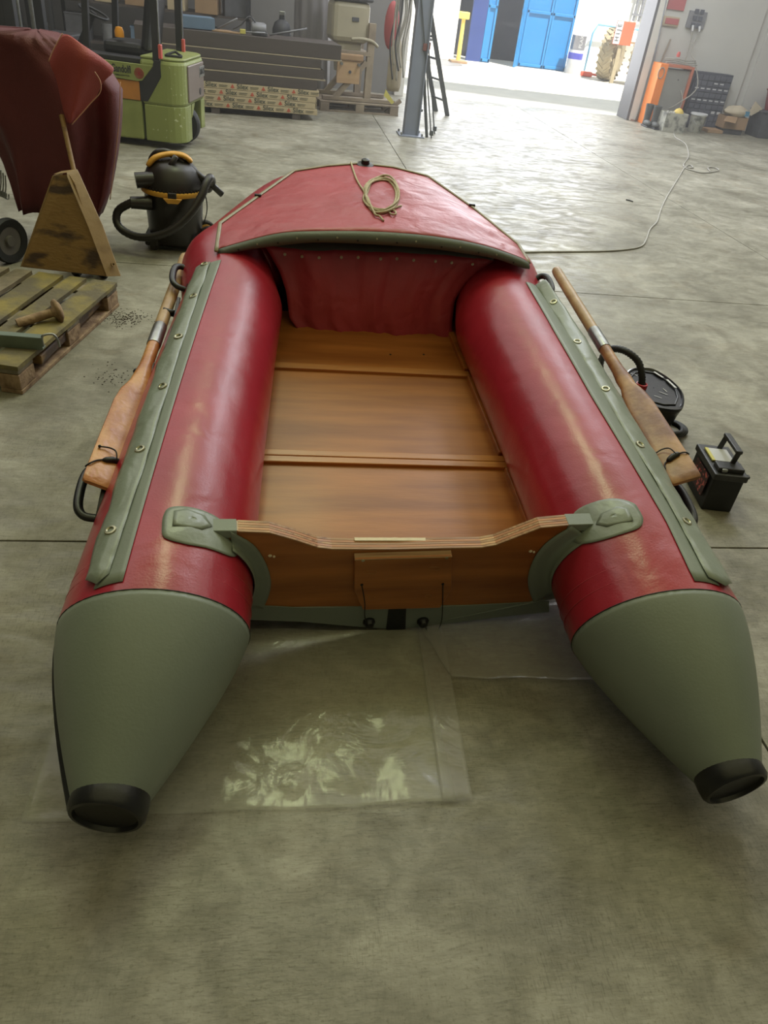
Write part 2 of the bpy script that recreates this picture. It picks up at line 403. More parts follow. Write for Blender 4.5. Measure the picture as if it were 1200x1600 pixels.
def cone_ring(s, t, n=NS, off=0.0):
    r = .24 + (.079 - .24) * t ** 1.33 + off
    cx = CX + s * (half(YC) + .055 * t); z = .265 + (.168 - .265) * t ** 1.05
    return [V(cx + s * r * cos(a), YC - .42 * t + tilt(a) * (1 - t) - (.012 * t) * sin(a), z + (ztop(YC + tilt(a)) - ztop(YC)) * (1 - t) + r * sin(a)) for a in [2 * pi * i / n for i in range(n)]]
for s in (-1, 1):
    rr = [cone_ring(s, i / 24, off=.0015) for i in range(25)]
    mb = MB(); vs = [v for r in rr for v in r]; fs = []
    for i in range(24):
        for k in range(NS): fs.append((i * NS + k, i * NS + (k + 1) % NS, (i + 1) * NS + (k + 1) % NS, (i + 1) * NS + k))
    mb.add(vs, fs); mb.add(rr[0], [tuple(range(NS))])
    cn = mb.build('stern_cone', M['grey_vinyl'], boat, smooth='all', label='grey tapered stern cone')
    pts = [v for v in cone_ring(s, 0, 60, .0012)]
    MB().tube(pts, .0016, 5, closed=True).build('cone_seam', M['black_rub'], cn, smooth='all')
    # black end cap with a raised rim
    last = cone_ring(s, 1); c = sum(last, V(0, 0, 0)) / len(last); ax = V(s * .14, -1, -.16).normalized()
    MB().lathe([(.076, -.03), (.084, -.028), (.0865, 0), (.086, .024), (.080, .033), (.072, .034), (.069, .024), (.05, .019), (0, .017)], c, ax, 40).build('end_cap', M['black'], cn, smooth=True)
# grommet flap: base band + free upper flap, both sides
def lin(v, a, b): return a + (b - a) * v
for s in (-1, 1):
    n = 46
    def tab(T_, y):
        for (a, b), (c, d) in zip(T_, T_[1:]):
            if y <= c: return lin(min(1, max(0, (y - a) / (c - a))), b, d)
        return T_[-1][1]
    if s < 0: TO, TF, TI, TS = [(1.38, 53), (1.65, 51), (2.17, 48), (3.0, 45)], [(1.36, 68), (1.8, 70), (3.0, 65)], [(1.35, 77.5), (3, 77)], [(1.4, 0), (3, .0)]
    else: TO, TF, TI, TS = [(1.38, 43), (3.1, 45)], [(1.38, 76), (1.67, 70), (2.1, 67), (3.0, 48)], [(1.39, 87), (1.6, 82), (2.2, 81), (2.6, 76), (3.0, 68)], [(1.5, 0), (1.9, .014), (2.33, .030), (2.7, .044), (3.1, .05)]
    band = []; flap = []; Y1 = 2.99 if s < 0 else 3.04
    for i in range(n + 1):
        u = i / n; y = lin(u, 1.375, Y1); sf = tab(TS, y)
        band.append([tubept(s, y, lin(j / 6, tab(TF, y) - 8, tab(TI, y)), .0022 + (.25 * sf * (1 - j / 6))) for j in range(7)])
        w = .0035 + .004 * (.5 + .5 * sin(u * 37 + s)) * (noise(u * 9, s) + .6)
        cut = max(0, 1 - u * 16)
        flap.append([tubept(s, y - .02 * s * (j - 3) / 6 * cut + .012 * cut * abs(j - 4), lin(j / 6, tab(TO, y), tab(TF, y)), .0055 + (sf + w) * (1 - j / 6) + .006 * sin(pi * j / 6) + .005 * noise(u * 14 + s, j * .4) + .003 * noise(u * 40, j * .9, s)) for j in range(7)])
    bd = MB().grid(band).build('flap_base', M['grey_vinyl'], boat, smooth='all', solid=.002, label='grey glued band under the eyelet flap')
    fp = MB().grid(flap).build('eyelet_flap', M['grey_flap'], boat, smooth='all', solid=.002, label='loose grey vinyl flap with metal eyelets')
    gp = [(173, 829), (219, 702), (254, 604), (279, 526), (302, 463), (319, 413)] if s < 0 else [(1073, 815), (1000, 695), (946, 608), (902, 534), (865, 472)]
    fvs = [v for r in flap for v in r]
    fbv = BVHTree.FromPolygons([tuple(v) for v in fvs], [(i * 7 + j, i * 7 + j + 1, (i + 1) * 7 + j + 1, (i + 1) * 7 + j) for i in range(n) for j in range(6)])
    for px, py in gp:
        h = fbv.ray_cast(O, ray(px, py))
        if h[0] is None: h = fbv.find_nearest(O + ray(px, py) * 2.6)
        c = h[0]; nrm = h[1] if h[1].dot(ray(px, py)) < 0 else -h[1]; c = c + nrm * .001
        e = MB().lathe([(.0075, -.004), (.0075, .0015), (.010, .004), (.0145, .0035), (.0165, 0), (.0165, -.004)], c, nrm, 20).build('eyelet', M['brass'], fp, smooth=True)
    # black rubbing strake along the outboard side
    st = []
    for i in range(41):
        y = lin(i / 40, YC, 3.02)
        st.append([tubept(s, y, a, o) for a, o in ((-16, .001), (-13, .012), (-6, .014), (-2, .011), (1, .001))])
    cst = []
    for i in range(16):
        t = 1 - i / 15 * .999; r = .24 + (.079 - .24) * t ** 1.33; cx = CX + s * (half(YC) + .055 * t); z = .265 + (.168 - .265) * t ** 1.05
        cst.append([V(cx + s * (r + o) * cos(radians(a)), YC - .42 * t + tilt(radians(a)) * (1 - t), z + (r + o) * sin(radians(a))) for a, o in ((-16, .001), (-13, .012), (-6, .014), (-2, .011), (1, .001))])
    MB().grid(cst[:-1] + st).build('rubbing_strake', M['black_rub'], boat, smooth=True)
# hull skin under the tubes
def keel_z(y): return .004 if y < 2.75 else .004 + (y - 2.75) ** 2 * .30
def path_x(y, sgn):
    best = None
    for a, b in zip(path, path[1:]):
        if (a.y - y) * (b.y - y) <= 0 and abs(a.y - b.y) > 1e-6:
            x = lerp(a.x, b.x, (y - a.y) / (b.y - a.y))
            if (x - CX) * sgn > 0 and (best is None or abs(x - CX) > abs(best - CX)): best = x
    return best
rows = []
ymax = max(p.y for p in path) - .02
for i in range(41):
    y = lerp(i / 40, 1.70, ymax) if 0 else 1.70 + (ymax - 1.70) * i / 40
    xl = CX - half(y) if y < 2.98 else (path_x(y, -1) or CX - .1); xr = CX + half(y) if y < 2.98 else (path_x(y, 1) or CX + .1)
    kz = keel_z(y); zt = max(zc(y) - RR(y) * .7, kz + .02); row = []
    for j in range(-8, 9):
        u = j / 8; x = (xl + xr) / 2 + u * (xr - xl) / 2 * .86; row.append(V(x, y, kz + (zt - kz) * abs(u) ** 1.15))
    rows.append(row)
MB().grid(rows).build('hull_skin', M['grey_vinyl'], boat, smooth='all', solid=.003)

# transom --------------------------------------------------------
def try_(z, x=CX): return 1.608 + (.495 - z) * .19 + .06 * (x - CX)              # raked plane (aft face)
def T(px, py, off=0.0):                                    # pixel -> aft face of the transom
    r = ray(px, py); k = .19; m = .06
    t = (1.608 + k * .495 - k * CAM_H - m * CX + off) / (r.y + k * r.z - m * r.x); return O + r * t
tn = V(.06, -1, -.19).normalized()                           # outward (aft) normal
TH = .04
topL = [(311, 830), (372, 830), (421, 832), (460, 843), (497, 855), (519, 857.5), (560, 858), (620, 858), (700, 856), (753, 855), (775, 851), (845, 824), (890, 820), (941, 819)]
def symT(px): return px
poly = [T(*p) for p in topL]
lowR = [(932, 832), (880, 868), (858, 905), (850, 943)]
lowL = [(392, 950), (388, 905), (372, 868), (330, 838)]
mid = [(760, 945), (620, 947), (500, 948)]
outline = poly + [T(*p) for p in lowR] + [T(*p) for p in mid] + [T(*p) for p in lowL]
tr = MB().prism(outline, -tn * TH).build('transom', M['ply'], boat, bevel=.002, label='varnished plywood transom board')
# plywood top edge (laminations show)
em = MB()
pe = [T(*p) for p in topL]
rows = [[p + V(0, 0, .0015) + tn * .0012 for p in pe], [p + V(0, 0, .0015) - tn * (TH + .001) for p in pe]]
for k in range(5):
    a = -.0012 + (TH + .002) * k / 5; b = a + (TH + .002) / 5 - .0012
    em = MB(); em.grid([[p - tn * a + V(0, 0, .001) for p in pe[1:-1]], [p - tn * b + V(0, 0, .001) for p in pe[1:-1]]], thick=(0, 0, .004))
    em.build('ply_layer', M['ply_edge'] if k % 2 == 0 else M['batten'], tr)
# white chips along the centre of the top edge
chip = [[p - tn * (TH - .012) + V(0, 0, .0045) for p in [T(px, 858) for px in range(556, 700, 8)]], [p - tn * (TH - .001) + V(0, 0, .0045 + .001 * noise(p.x * 50, 1)) for p in [T(px, 858) for px in range(556, 700, 8)]]]
M['chip'] = mat('bare_white_wood', srgb(228, 214, 184), .7, var=.08, vs=40)
MB().grid(chip, thick=(0, 0, .003)).build('bare_edge', M['chip'], tr)
# grey sleeves on both ends of the top edge
for a, b in (((310, 830), (370, 830)), ((942, 819), (888, 820.5))):
    p, q = T(*a), T(*b); e = (q - p).normalized()
    prof = [p + tn * .002 + V(0, 0, -.022), p + tn * .002 + V(0, 0, .003), p - tn * (TH + .002) + V(0, 0, .003), p - tn * (TH + .002) + V(0, 0, -.022)]
    MB().prism(prof, q - p).build('edge_sleeve', M['grey_vinyl'], tr, bevel=.002, label='grey vinyl sleeve over the transom end')
# motor plate
pl = [T(553, 866), T(704, 861), T(704, 915), T(686, 943), T(566, 946), T(552, 915)]
mp = MB().prism(pl, tn * .018).build('motor_plate', M['ply'], tr, bevel=.003, label='raised plywood motor pad with clamp marks')
MB().prism([T(553, 865) + tn * .0015, T(704, 860) + tn * .0015, T(704, 863) + tn * .0195, T(553, 868) + tn * .0195], (0, 0, .003)).build('pad_edge', M['ply_edge'], mp)
for px, py in ((566, 868), (696, 864)):
    MB().lathe([(.005, 0), (.005, .0015), (0, .002)], T(px, py) + tn * .018, tn, 12).build('screw', M['brass'], mp)
M['mark'] = mat('pale_clamp_mark', srgb(160, 112, 62), .6, var=.2, vs=60)
for px, py in ((577, 886), (676, 881), (580, 926), (667, 924)):
    c = T(px, py) + tn * .0185; x = V(1, 0, 0); y = tn.cross(x)
    MB().tube([c + x * .013 * cos(a) * (1.6 if py < 900 else .7) + y * .009 * sin(a) for a in [2 * pi * k / 6 for k in range(6)]], .0008, 5, closed=True).build('clamp_mark', M['mark'], mp)
for px, py in ((564, 906), (690, 905)):
    MB().lathe([(.0045, 0), (.0045, .002), (0, .0022)], T(px, py) + tn * .0175, tn, 12).build('cord_hole', M['cord'], mp)
for px, py in ((422, 868), (829, 861)):
    c = T(px, py) + tn * .001
    MB().ball(c, (.006, .003, .005), 8, 5).ball(c + V(.011, 0, -.003), (.004, .003, .004), 8, 5).build('screw_scar', M['chip'], tr, smooth='all')
# grey lower lip (hull fabric turned up the transom)
lip_t = [(390, 944), (470, 948), (560, 947), (620, 947), (700, 946), (780, 942), (858, 938)]
lip_b = [(390, 967), (470, 970), (560, 978), (620, 982), (700, 973), (780, 963), (858, 955)]
lip = MB().prism([T(*p, ) + tn * .001 for p in lip_t] + [T(*p) + tn * .001 for p in reversed(lip_b)], tn * .003).build('hull_lip', M['grey_vinyl'], boat, bevel=.001, label='grey fabric lip below the transom')
# V filler behind the lip so that it is solid
MB().prism([T(607, 947) + tn * .0045, T(634, 947) + tn * .0045, T(633, 981) + tn * .0045, T(603, 981) + tn * .0045], tn * .0025).build('drain_strap', M['black_rub'], lip, label='black strap across the hull lip')
for px, py in ((576, 969), (660, 968)):
    MB().lathe([(.019, -.002), (.020, .006), (.015, .012), (.013, .020), (.006, .022), (0, .020)], T(px, py) + tn * .004, tn, 24).build('drain_plug', M['black'], lip, smooth=True)
def cord(name, pts, r, m, parent, k=6, n=6, **kw): return MB().tube(smoothpath(pts, k), r, n).build(name, m, parent, smooth='all', **kw)
cord('plug_cord', [T(564, 907) + tn * .02, T(568, 930) + tn * .028, T(569, 955) + tn * .012, T(570, 968) + tn * .025], .0016, M['cord'], lip)
cord('plug_cord', [T(690, 906) + tn * .02, T(689, 935) + tn * .026, T(688, 962) + tn * .02, T(680, 980) + tn * .02, T(668, 980) + tn * .02, T(663, 970) + tn * .026], .0016, M['cord'], lip)
# curved grey flanges joining transom and tubes
for s, inner in ((-1, [(360, 829), (396, 850), (415, 878), (423, 905), (420, 928), (411, 949)]), (1, [(893, 821), (858, 843), (836, 868), (825, 898), (826, 920), (834, 941)])):
    rows = []
    ip = smoothpath([T(*p) for p in inner], 4)
    a0, a1 = 140, 218; n = len(ip)
    for i, p in enumerate(ip):
        a = radians(lin(i / (n - 1), a0, a1)); y = 1.60 + (.1 * i / (n - 1))
        tp = V(CX + s * (half(y) + (RR(y) + .003) * cos(a)), try_(zc(y) + RR(y) * sin(a), CX + s * .5) - .042, zc(y) + (RR(y) + .003) * sin(a))
        tm = V(CX + s * (half(y) + (RR(y) - .004) * cos(a)), try_(zc(y) + RR(y) * sin(a), CX + s * .5) - .004, zc(y) + (RR(y) - .004) * sin(a))
        q = p + tn * .003
        tm2 = lerp(tm, q, .12) + tn * .006
        rows.append([tp, lerp(tp, tm2, .5), tm2, lerp(tm2, q, .35), lerp(tm2, q, .7), q])
    MB().grid(rows).build('transom_flange', M['grey_vinyl'], boat, smooth='all', solid=.003, label='curved grey flange gluing transom to tube')
    # patch on top of the tube
    cs = [(1.55, 92), (1.59, 91.5), (1.615, 94), (1.627, 104), (1.63, 118), (1.625, 130), (1.60, 142), (1.56, 145), (1.53, 138), (1.51, 120), (1.50, 107), (1.51, 95)]
    if s > 0: cs = [(1.60, 99), (1.64, 98), (1.67, 99.5), (1.70, 110), (1.715, 125), (1.72, 140), (1.69, 149), (1.65, 151), (1.615, 147), (1.585, 135), (1.571, 122), (1.572, 106)]
    cen = (sum(c[0] for c in cs) / 12, sum(c[1] for c in cs) / 12)
    sm = smoothpath([V(c[0], c[1], 0) for c in cs], 4, closed=True)
    rows = []
    for k in range(9):
        f = 1 - k / 8 * .999
        rows.append([tubept(s, cen[0] + (p.x - cen[0]) * f, cen[1] + (p.y - cen[1]) * f, .0028 + .003 * (1 - f)) for p in sm] + [tubept(s, cen[0] + (sm[0].x - cen[0]) * f, cen[1] + (sm[0].y - cen[1]) * f, .0028 + .003 * (1 - f))])
    pt = MB().grid(rows).build('reinforcing_patch', M['grey_flap'], boat, smooth='all', solid=.002, label='rounded grey patch where the transom meets the tube')
    # smaller inner patch
    q = [(1.55, 98), (1.56, 116), (1.585, 122), (1.61, 116), (1.615, 104), (1.60, 97)]
    if s > 0: q = [(y + .05, a + 8) for y, a in q]
    sm = [V(c[0], c[1], 0) for c in q]; cen = (sum(c[0] for c in q) / 6, sum(c[1] for c in q) / 6)
    rows = [[tubept(s, cen[0] + (p.x - cen[0]) * f, cen[1] + (p.y - cen[1]) * f, .0075 + .001 * (1 - f)) for p in sm + sm[:1]] for f in (1, .75, .5, .25, .01)]
    MB().grid(rows).build('inner_patch', M['grey_flap'], pt, smooth='all', solid=.002)

# floorboards ------------------------------------------------------
KF = .204
def zf(y): return .085 + KF * (y - YC)
def F(px, py, off=0.0):
    r = ray(px, py); t = (.085 - KF * YC + off - CAM_H) / (r.z - KF * r.y); return O + r * t
fn = V(0, -KF, 1).normalized()
yb1 = (F(600, 708).y + F(600, 732).y) / 2; yb2 = (F(590, 573).y + F(590, 589).y) / 2
edges = [1.775, yb1, yb2, 3.24]
for i in range(3):
    y0, y1 = edges[i] + .0015, edges[i + 1] - .0015
    w0, w1 = half(y0) - .10, half(y1) - .10
    o = MB().prism([V(CX - w0, y0, zf(y0)), V(CX + w0, y0, zf(y0)), V(CX + w1, y1, zf(y1)), V(CX - w1, y1, zf(y1))], fn * -.012).build('floorboard', M['ply_floor'], boat, bevel=.001)
w = half(yb1) - .16
for dy in (-.0165, .0165):
    MB().bar(V(CX - w, yb1 + dy, zf(yb1 + dy) + .004), V(CX + w, yb1 + dy, zf(yb1 + dy) + .004), .031, .018, up=fn).build('joint_batten', M['batten'], boat, bevel=.003)
w = half(yb2) - .16
MB().bar(V(CX - w, yb2, zf(yb2) + .004), V(CX + w, yb2, zf(yb2) + .004), .036, .018, up=fn).build('joint_batten', M['batten'], boat, bevel=.003)
for s in (1,):
    for y0, y1 in ((1.79, yb1 - .04), (yb1 + .04, yb2 - .022), (yb2 + .022, 3.12)):
        a = V(CX + s * (half(y0) - .165), y0, zf(y0) + .010); b = V(CX + s * (half(y1) - .165), y1, zf(y1) + .010)
        MB().bar(a, b, .026, .024, up=fn).build('side_stringer', M['ply_floor'], boat, bevel=.003)
# spots on the floor: two small holes
for px, py in ((610, 554), (662, 554)):
    MB().lathe([(.005, 0), (.005, .0008), (0, .001)], F(px, py), fn, 10).build('floor_hole', M['cord'], boat)

# bow dodger --------------------------------------------------------
YD = 3.06
top_edge = [(338, 392), (370, 382), (435, 366), (496, 362.5), (580, 363), (655, 368), (720, 377), (767, 388), (813, 404), (826, 412)]
low_edge = [(345, 400), (379, 391), (454, 381), (500, 378.5), (580, 381), (673, 388), (729, 396), (771, 403), (815, 418), (827, 420)]
TE = smoothpath([atY(*p, YD) for p in top_edge], 5)
# piping polyline on the tube tops
pip_px = [(338, 396), (344, 352), (400, 312), (459, 270), (510, 262), (561, 258), (615, 264), (669, 278), (740, 328), (809, 384), (826, 414)]
PP = []
for i in range(len(pip_px) - 1):
    a, b = onTop(*pip_px[i]), onTop(*pip_px[i + 1])
    for k in range(5): PP.append(lerp(a, b, k / 5))
PP.append(onTop(*pip_px[-1]))
def resample(P, n):
    L = [0]
    for i in range(1, len(P)): L.append(L[-1] + (P[i] - P[i - 1]).length)
    out = []; j = 0
    for k in range(n):
        d = L[-1] * k / (n - 1)
        while j < len(P) - 2 and L[j + 1] < d: j += 1
        out.append(lerp(P[j], P[j + 1], (d - L[j]) / max(1e-9, L[j + 1] - L[j])))
    return out
NC = 61; A = resample(TE, NC)
# front boundary matched by x so that ruling lines run fore and aft
def atx(P, x):
    for i in range(len(P) - 1):
        if P[i].x <= x <= P[i + 1].x or P[i + 1].x <= x <= P[i].x:
            if abs(P[i + 1].x - P[i].x) < 1e-6: continue
            return lerp(P[i], P[i + 1], (x - P[i].x) / (P[i + 1].x - P[i].x))
    return P[0] if x < P[0].x else P[-1]
Bs = resample(PP, NC); Bf = []
for i in range(NC):
    u = i / (NC - 1); Bf.append(Bs[i])
rows = []
NR = 22
for j in range(NR + 1):
    v = j / NR; row = []
    for i in range(NC):
        p = lerp(A[i], Bf[i], v)
        bulge = .012 * sin(pi * v) * sin(pi * i / (NC - 1))
        wr = .006 * noise(p.x * 9, p.y * 7, 2) + .004 * abs(noise(p.x * 5 + p.y * 6, (p.x - p.y) * 3, 3)) * 2
        if i > NC * .6: wr += .006 * abs(noise((p.x + p.y) * 5, (p.x - p.y) * 14, 5))
        edge = min(1, 4 * v, 4 * (1 - v), i / 4, (NC - 1 - i) / 4)
        row.append(p + V(0, 0, .004 + bulge + wr * edge))
    rows.append(row)
rows_dodger = [p for r in rows for p in r]
dodger = MB().grid(rows).build('bow_dodger', M['red_dodger'], boat, smooth='all', solid=.002, label='red vinyl spray cover stretched over the bow')
pp = [p + V(0, 0, .009) for p in PP]
MB().tube(pp, .0085, 8, flat=.5).build('piping', mat('olive_piping', srgb(140, 132, 104), .4, var=.1, vs=20), dodger, smooth='all', label='pale piping around the spray cover')
# grey band with snap studs along the rear edge
LE = smoothpath([atY(*p, YD - .012) for p in low_edge], 5)
a_, b_ = resample(TE, 50), resample(LE, 50)
bn = MB().grid([[p + V(0, -.003, .004) for p in a_], [lerp(p, q, .5) + V(0, -.010, .002) for p, q in zip(a_, b_)], [q + V(0, -.004, 0) for q in b_]]).build('edge_band', M['grey_dark'], dodger, smooth='all', solid=.003, label='dark grey band along the rear edge of the cover')
for i in range(15):
    k = 3 + i * 3.1; k0 = int(k)
    if k0 > 47: break
    p = lerp(a_[k0], b_[k0], .5 if i % 2 else .72) + V(0, -.014, .002)
    MB().lathe([(.004, 0), (.004, .002), (.0015, .003)], p, (0, -1, .25), 10).build('snap_stud', M['brass'] if i % 2 else M['cord'], bn, smooth=True)
# curtain panel under the dodger
YK = 3.14
cur = [(412, 383), (440, 388), (500, 391), (580, 393), (660, 396), (697, 398), (757, 404), (772, 408)]
ct = resample([atY(*p, YK) for p in cur], 41)
bl = resample([atY(*p, YK) for p in [(477, 527), (533, 530), (600, 531), (650, 532), (706, 532)]], 41)
Lm = [atY(*p, YK) for p in [(412, 388), (437, 425), (447, 455), (452, 500), (477, 527)]]; Rm = [atY(*p, YK) for p in [(772, 410), (735, 425), (712, 455), (705, 500), (706, 532)]]
Lm = resample(Lm, 21); Rm = resample(Rm, 21)
rows = []
for j in range(21):
    v = j / 20; row = []
    for i in range(41):
        u = i / 40
        base = lerp(ct[i], bl[i], v); e0, e1 = lerp(ct[0], bl[0], v), lerp(ct[40], bl[40], v)
        x = lerp(Lm[j].x, Rm[j].x, u)
        p = V(x, YK - .03 * v, base.z)
        row.append(p + V(0, .020 * noise(u * 8, v * 1.2, 8) + .014 * noise(u * 22, v * .8, 9) - .025 * sin(pi * u) * sin(pi * v), 0))
    rows.append(row)
curt = MB().grid(rows).build('bow_curtain', M['red_dodger'], boat, smooth='all', solid=.002, label='red curtain closing the space under the spray cover')
for i in range(11):
    p = lerp(rows[1][3 + int(i * 3.4)], rows[2][3 + int(i * 3.4)], .3) + V(0, -.003, 0)
    MB().lathe([(.0025, 0), (.0028, .0015), (.006, .002), (.0065, 0)], p, (0, -1, .1), 12).build('eyelet', M['brass'], curt, smooth=True)
MB().grid([[p + V(0, 0, 0) for p in rows[0]], [p + V(0, .07, .012) for p in rows[0]], [p + V(0, .16, .045) for p in rows[0]]]).build('gap_shade_strip', M['grey_dark'], curt, smooth='all', solid=.002, label='dark strip added for the shade in the gap above the curtain')  # dark strip added so the gap under the cover looks shaded
for px, py in ((534, 524), (620, 525)):
    c = atY(px, py, YK - .035)
    MB().tube([c + V(.011 * cos(a), -.004, .011 * sin(a)) for a in [2 * pi * k / 14 for k in range(14)]], .002, 6, closed=True).build('hook_ring', M['cord'], curt, smooth='all')
# valve on the bow, little black clips on the piping
p = onTop(570, 259)
MB().lathe([(.045, 0), (.043, .006), (.022, .010), (.020, .028), (.013, .032), (0, .033)], p + V(0, -.01, .004), (0, -.15, 1), 24).build('bow_fitting', M['black'], boat, smooth=True, label='black round bow fitting')
for px, py in ((403, 310), (737, 325)):
    MB().box(onTop(px, py) + V(0, 0, .012), (.03, .015, .014)).build('piping_clip', M['black'], dodger, bevel=.003)

# oar brackets and lifting handles on the tube sides
def handle(s, y, a, L=.17, big=True, name='lifting_handle'):
    c = tubept(s, y, a, .0); n = V(s * cos(radians(a)), 0, sin(radians(a))); t = V(0, 1, .2).normalized(); sd = n.cross(t).normalized()
    o = MB()
    base = [c + t * (L * .62 * cos(q)) + sd * (.045 * sin(q)) + n * -.004 for q in [2 * pi * k / 24 for k in range(24)]]
    o.prism(base, n * .016)
    hb = o.build(name, M['black'], boat, bevel=.004)
    P = [c - t * L * .5 + n * .004, c - t * L * .5 + n * .045, c - t * L * .28 + n * .066, c + t * L * .28 + n * .066, c + t * L * .5 + n * .045, c + t * L * .5 + n * .004]
    MB().tube(smoothpath(P, 5), .014, 10, flat=.8).build('grip', M['black'], hb, smooth='all')
    return hb
# ------------------------------------------------------------------ fittings on the tube sides, oars
for s in (-1, 1):
    handle(s, 1.86, 14, .19)
    handle(s, 3.06, 20 if s < 0 else 37, .15)
    c = tubept(s, 2.42, 14); n = V(s * cos(radians(14)), 0, sin(radians(14))); t = V(0, 1, .2).normalized()
    b = MB().bar(c - t * .07, c + t * .07, .05, .016, up=n).build('oar_clip', M['black'], boat, bevel=.004)
    MB().tube(smoothpath([c, c + n * .03 + t * .01, c + n * .05 + t * .03], 4), .011, 8).build('clip_arm', M['black'], b, smooth='all')
    c = tubept(s, 2.84, 14)
    b = MB().bar(c - t * .09, c + t * .09, .045, .014, up=n).build('oar_clip', M['black'], boat, bevel=.004)
    MB().tube([c, c + n * .05], .014, 8).build('clip_arm', M['black'], b, smooth='all')
def oar(name_label, E, H, wv, pale, s):
    E, H = Vector(E), Vector(H); t = (H - E).normalized(); L = (H - E).length
    w = (Vector(wv) - t * Vector(wv).dot(t)).normalized(); n = t.cross(w); n = n if n.z > 0 else -n
    root = thing('oar', name_label, 'oar', tuple(E))
    def loft(st, nm, m, **k):
        NN = 20; vs = []; fs = []
        for d, a, b, e in st:
            for i in range(NN):
                q = 2 * pi * i / NN; ca, sa = cos(q), sin(q)
                x = abs(ca) ** e * (1 if ca > 0 else -1) * a; y = abs(sa) ** e * (1 if sa > 0 else -1) * b
                vs.append(E + t * d + w * x + n * y)
        for i in range(len(st) - 1):
            for j in range(NN): fs.append((i * NN + j, i * NN + (j + 1) % NN, (i + 1) * NN + (j + 1) % NN, (i + 1) * NN + j))
        fs.append(tuple(range(NN))); fs.append(tuple((len(st) - 1) * NN + j for j in range(NN)))
        return MB().add(vs, fs).build(nm, m, root, smooth=True, **k)
    ws = .060 if s < 0 else .050
    bl = loft([(0, ws * .86, .006, .35), (.006, ws * .97, .009, .35), (.03, ws, .010, .4), (.2, ws, .0115, .45), (.40, ws * .98, .013, .5), (.47, ws * .86, .015, .6), (.53, ws * .58, .018, .8), (.58, .030, .021, .95), (.64, .0235, .022, 1), (.70, .0225, .0225, 1), (.80, .0225, .0225, 1)], 'blade', M['oar_blade'] if s < 0 else M['oar_brown'])
    loft([(.79, .0245, .0245, 1), (.795, .0255, .0255, 1), (.925, .0255, .0255, 1), (.93, .0245, .0245, 1)], 'ferrule', M['steel'], label='bare metal ferrule joining the two halves')
    loft([(.92, .0235, .0235, 1), (1.1, .0235, .0235, 1), (L - .03, .0225, .0225, 1), (L - .012, .021, .021, 1), (L - .002, .014, .014, 1), (L, .004, .004, 1)], 'grip', M['oar_pale'], label='paler worn handle half')
    c = E + t * .11 + n * .014
    cd = MB().tube(smoothpath([c + w * (ws + .003) * s - n * .012, c + w * (ws - .006) * s, c + w * .03 * s + t * .005, c, c - w * .035 * s - t * .02, c - w * (ws - .006) * s - t * .045, c - w * (ws + .003) * s - t * .05 - n * .015], 5), .0026, 6).build('retaining_cord', M['cord'], root, smooth='all')
    MB().tube([c + w * .024 * s + t * .006, c + w * .018 * s + t * .004, c, c - w * .018 * s - t * .010, c - w * .026 * s - t * .014], [.004, .009, .011, .009, .004], 10).build('toggle', M['black'], cd, smooth='all')
    MB().tube(smoothpath([c + w * .01 * s + n * .008, c + t * .028 + n * .012, c - w * .02 * s + t * .04 + n * .006, c - w * .045 * s + t * .035 + n * .002], 5), .0024, 6).ball(c - w * .047 * s + t * .035 + n * .002, .005, 8, 6).build('cord_tail', M['cord'], cd, smooth='all')
    return root
oar('long wooden oar with scuffed orange blade strapped outside the left tube', at(160, 762, .455), at(290, 400, .63), (-.88, 0, .40), 1, -1)
oar('long wooden oar with mottled brown blade beside the pump and battery', at(1073, 752, .50), at(868, 421, .70), (.90, 0, .40), 0, 1)

# rope coil lying on the bow cover
rp = []
random.seed(3)
from mathutils.bvhtree import BVHTree
_v = [v for v in rows_dodger]; _n = 61
_bv = BVHTree.FromPolygons([tuple(v) for v in _v], [(i * _n + j, i * _n + j + 1, (i + 1) * _n + j + 1, (i + 1) * _n + j) for i in range(len(_v) // _n - 1) for j in range(_n - 1)])
def dg(px, py, off=.016):
    r = ray(px, py); h = _bv.ray_cast(O, r)
    return (h[0] if h[0] is not None else onTop(px, py)) + V(0, 0, off - .010)
for k in range(6):
    ox, oy, rx, ry = random.uniform(-2, 2), random.uniform(-2, 2), 25 + random.uniform(-3, 3), 27 + random.uniform(-3, 2)
    for i in range(14):
        a = 2 * pi * i / 14 + 3.4; rp.append(dg(596 + ox + rx * cos(a), 308 + oy + ry * sin(a), .015 + .003 * k * (.5 + .5 * sin(a * 3 + k))))
lead = [dg(548, 257, .02), dg(550, 262), dg(556, 280), dg(565, 296)]
tail = [dg(585, 338, .02), dg(592, 341, .02), dg(599, 347, .015)]
coil = MB().tube(smoothpath(lead + rp + tail, 3), .0048, 6).build('rope_coil', M['rope'], None, smooth='all', label='cream rope coiled on the red bow cover', cat='rope')
MB().tube(smoothpath([dg(608, 334), dg(612, 339, .02), dg(618, 338, .02), dg(617, 332), dg(612, 330), dg(622, 325), dg(627, 324)], 4), .0042, 6).build('rope_end', M['rope'], coil, smooth='all')

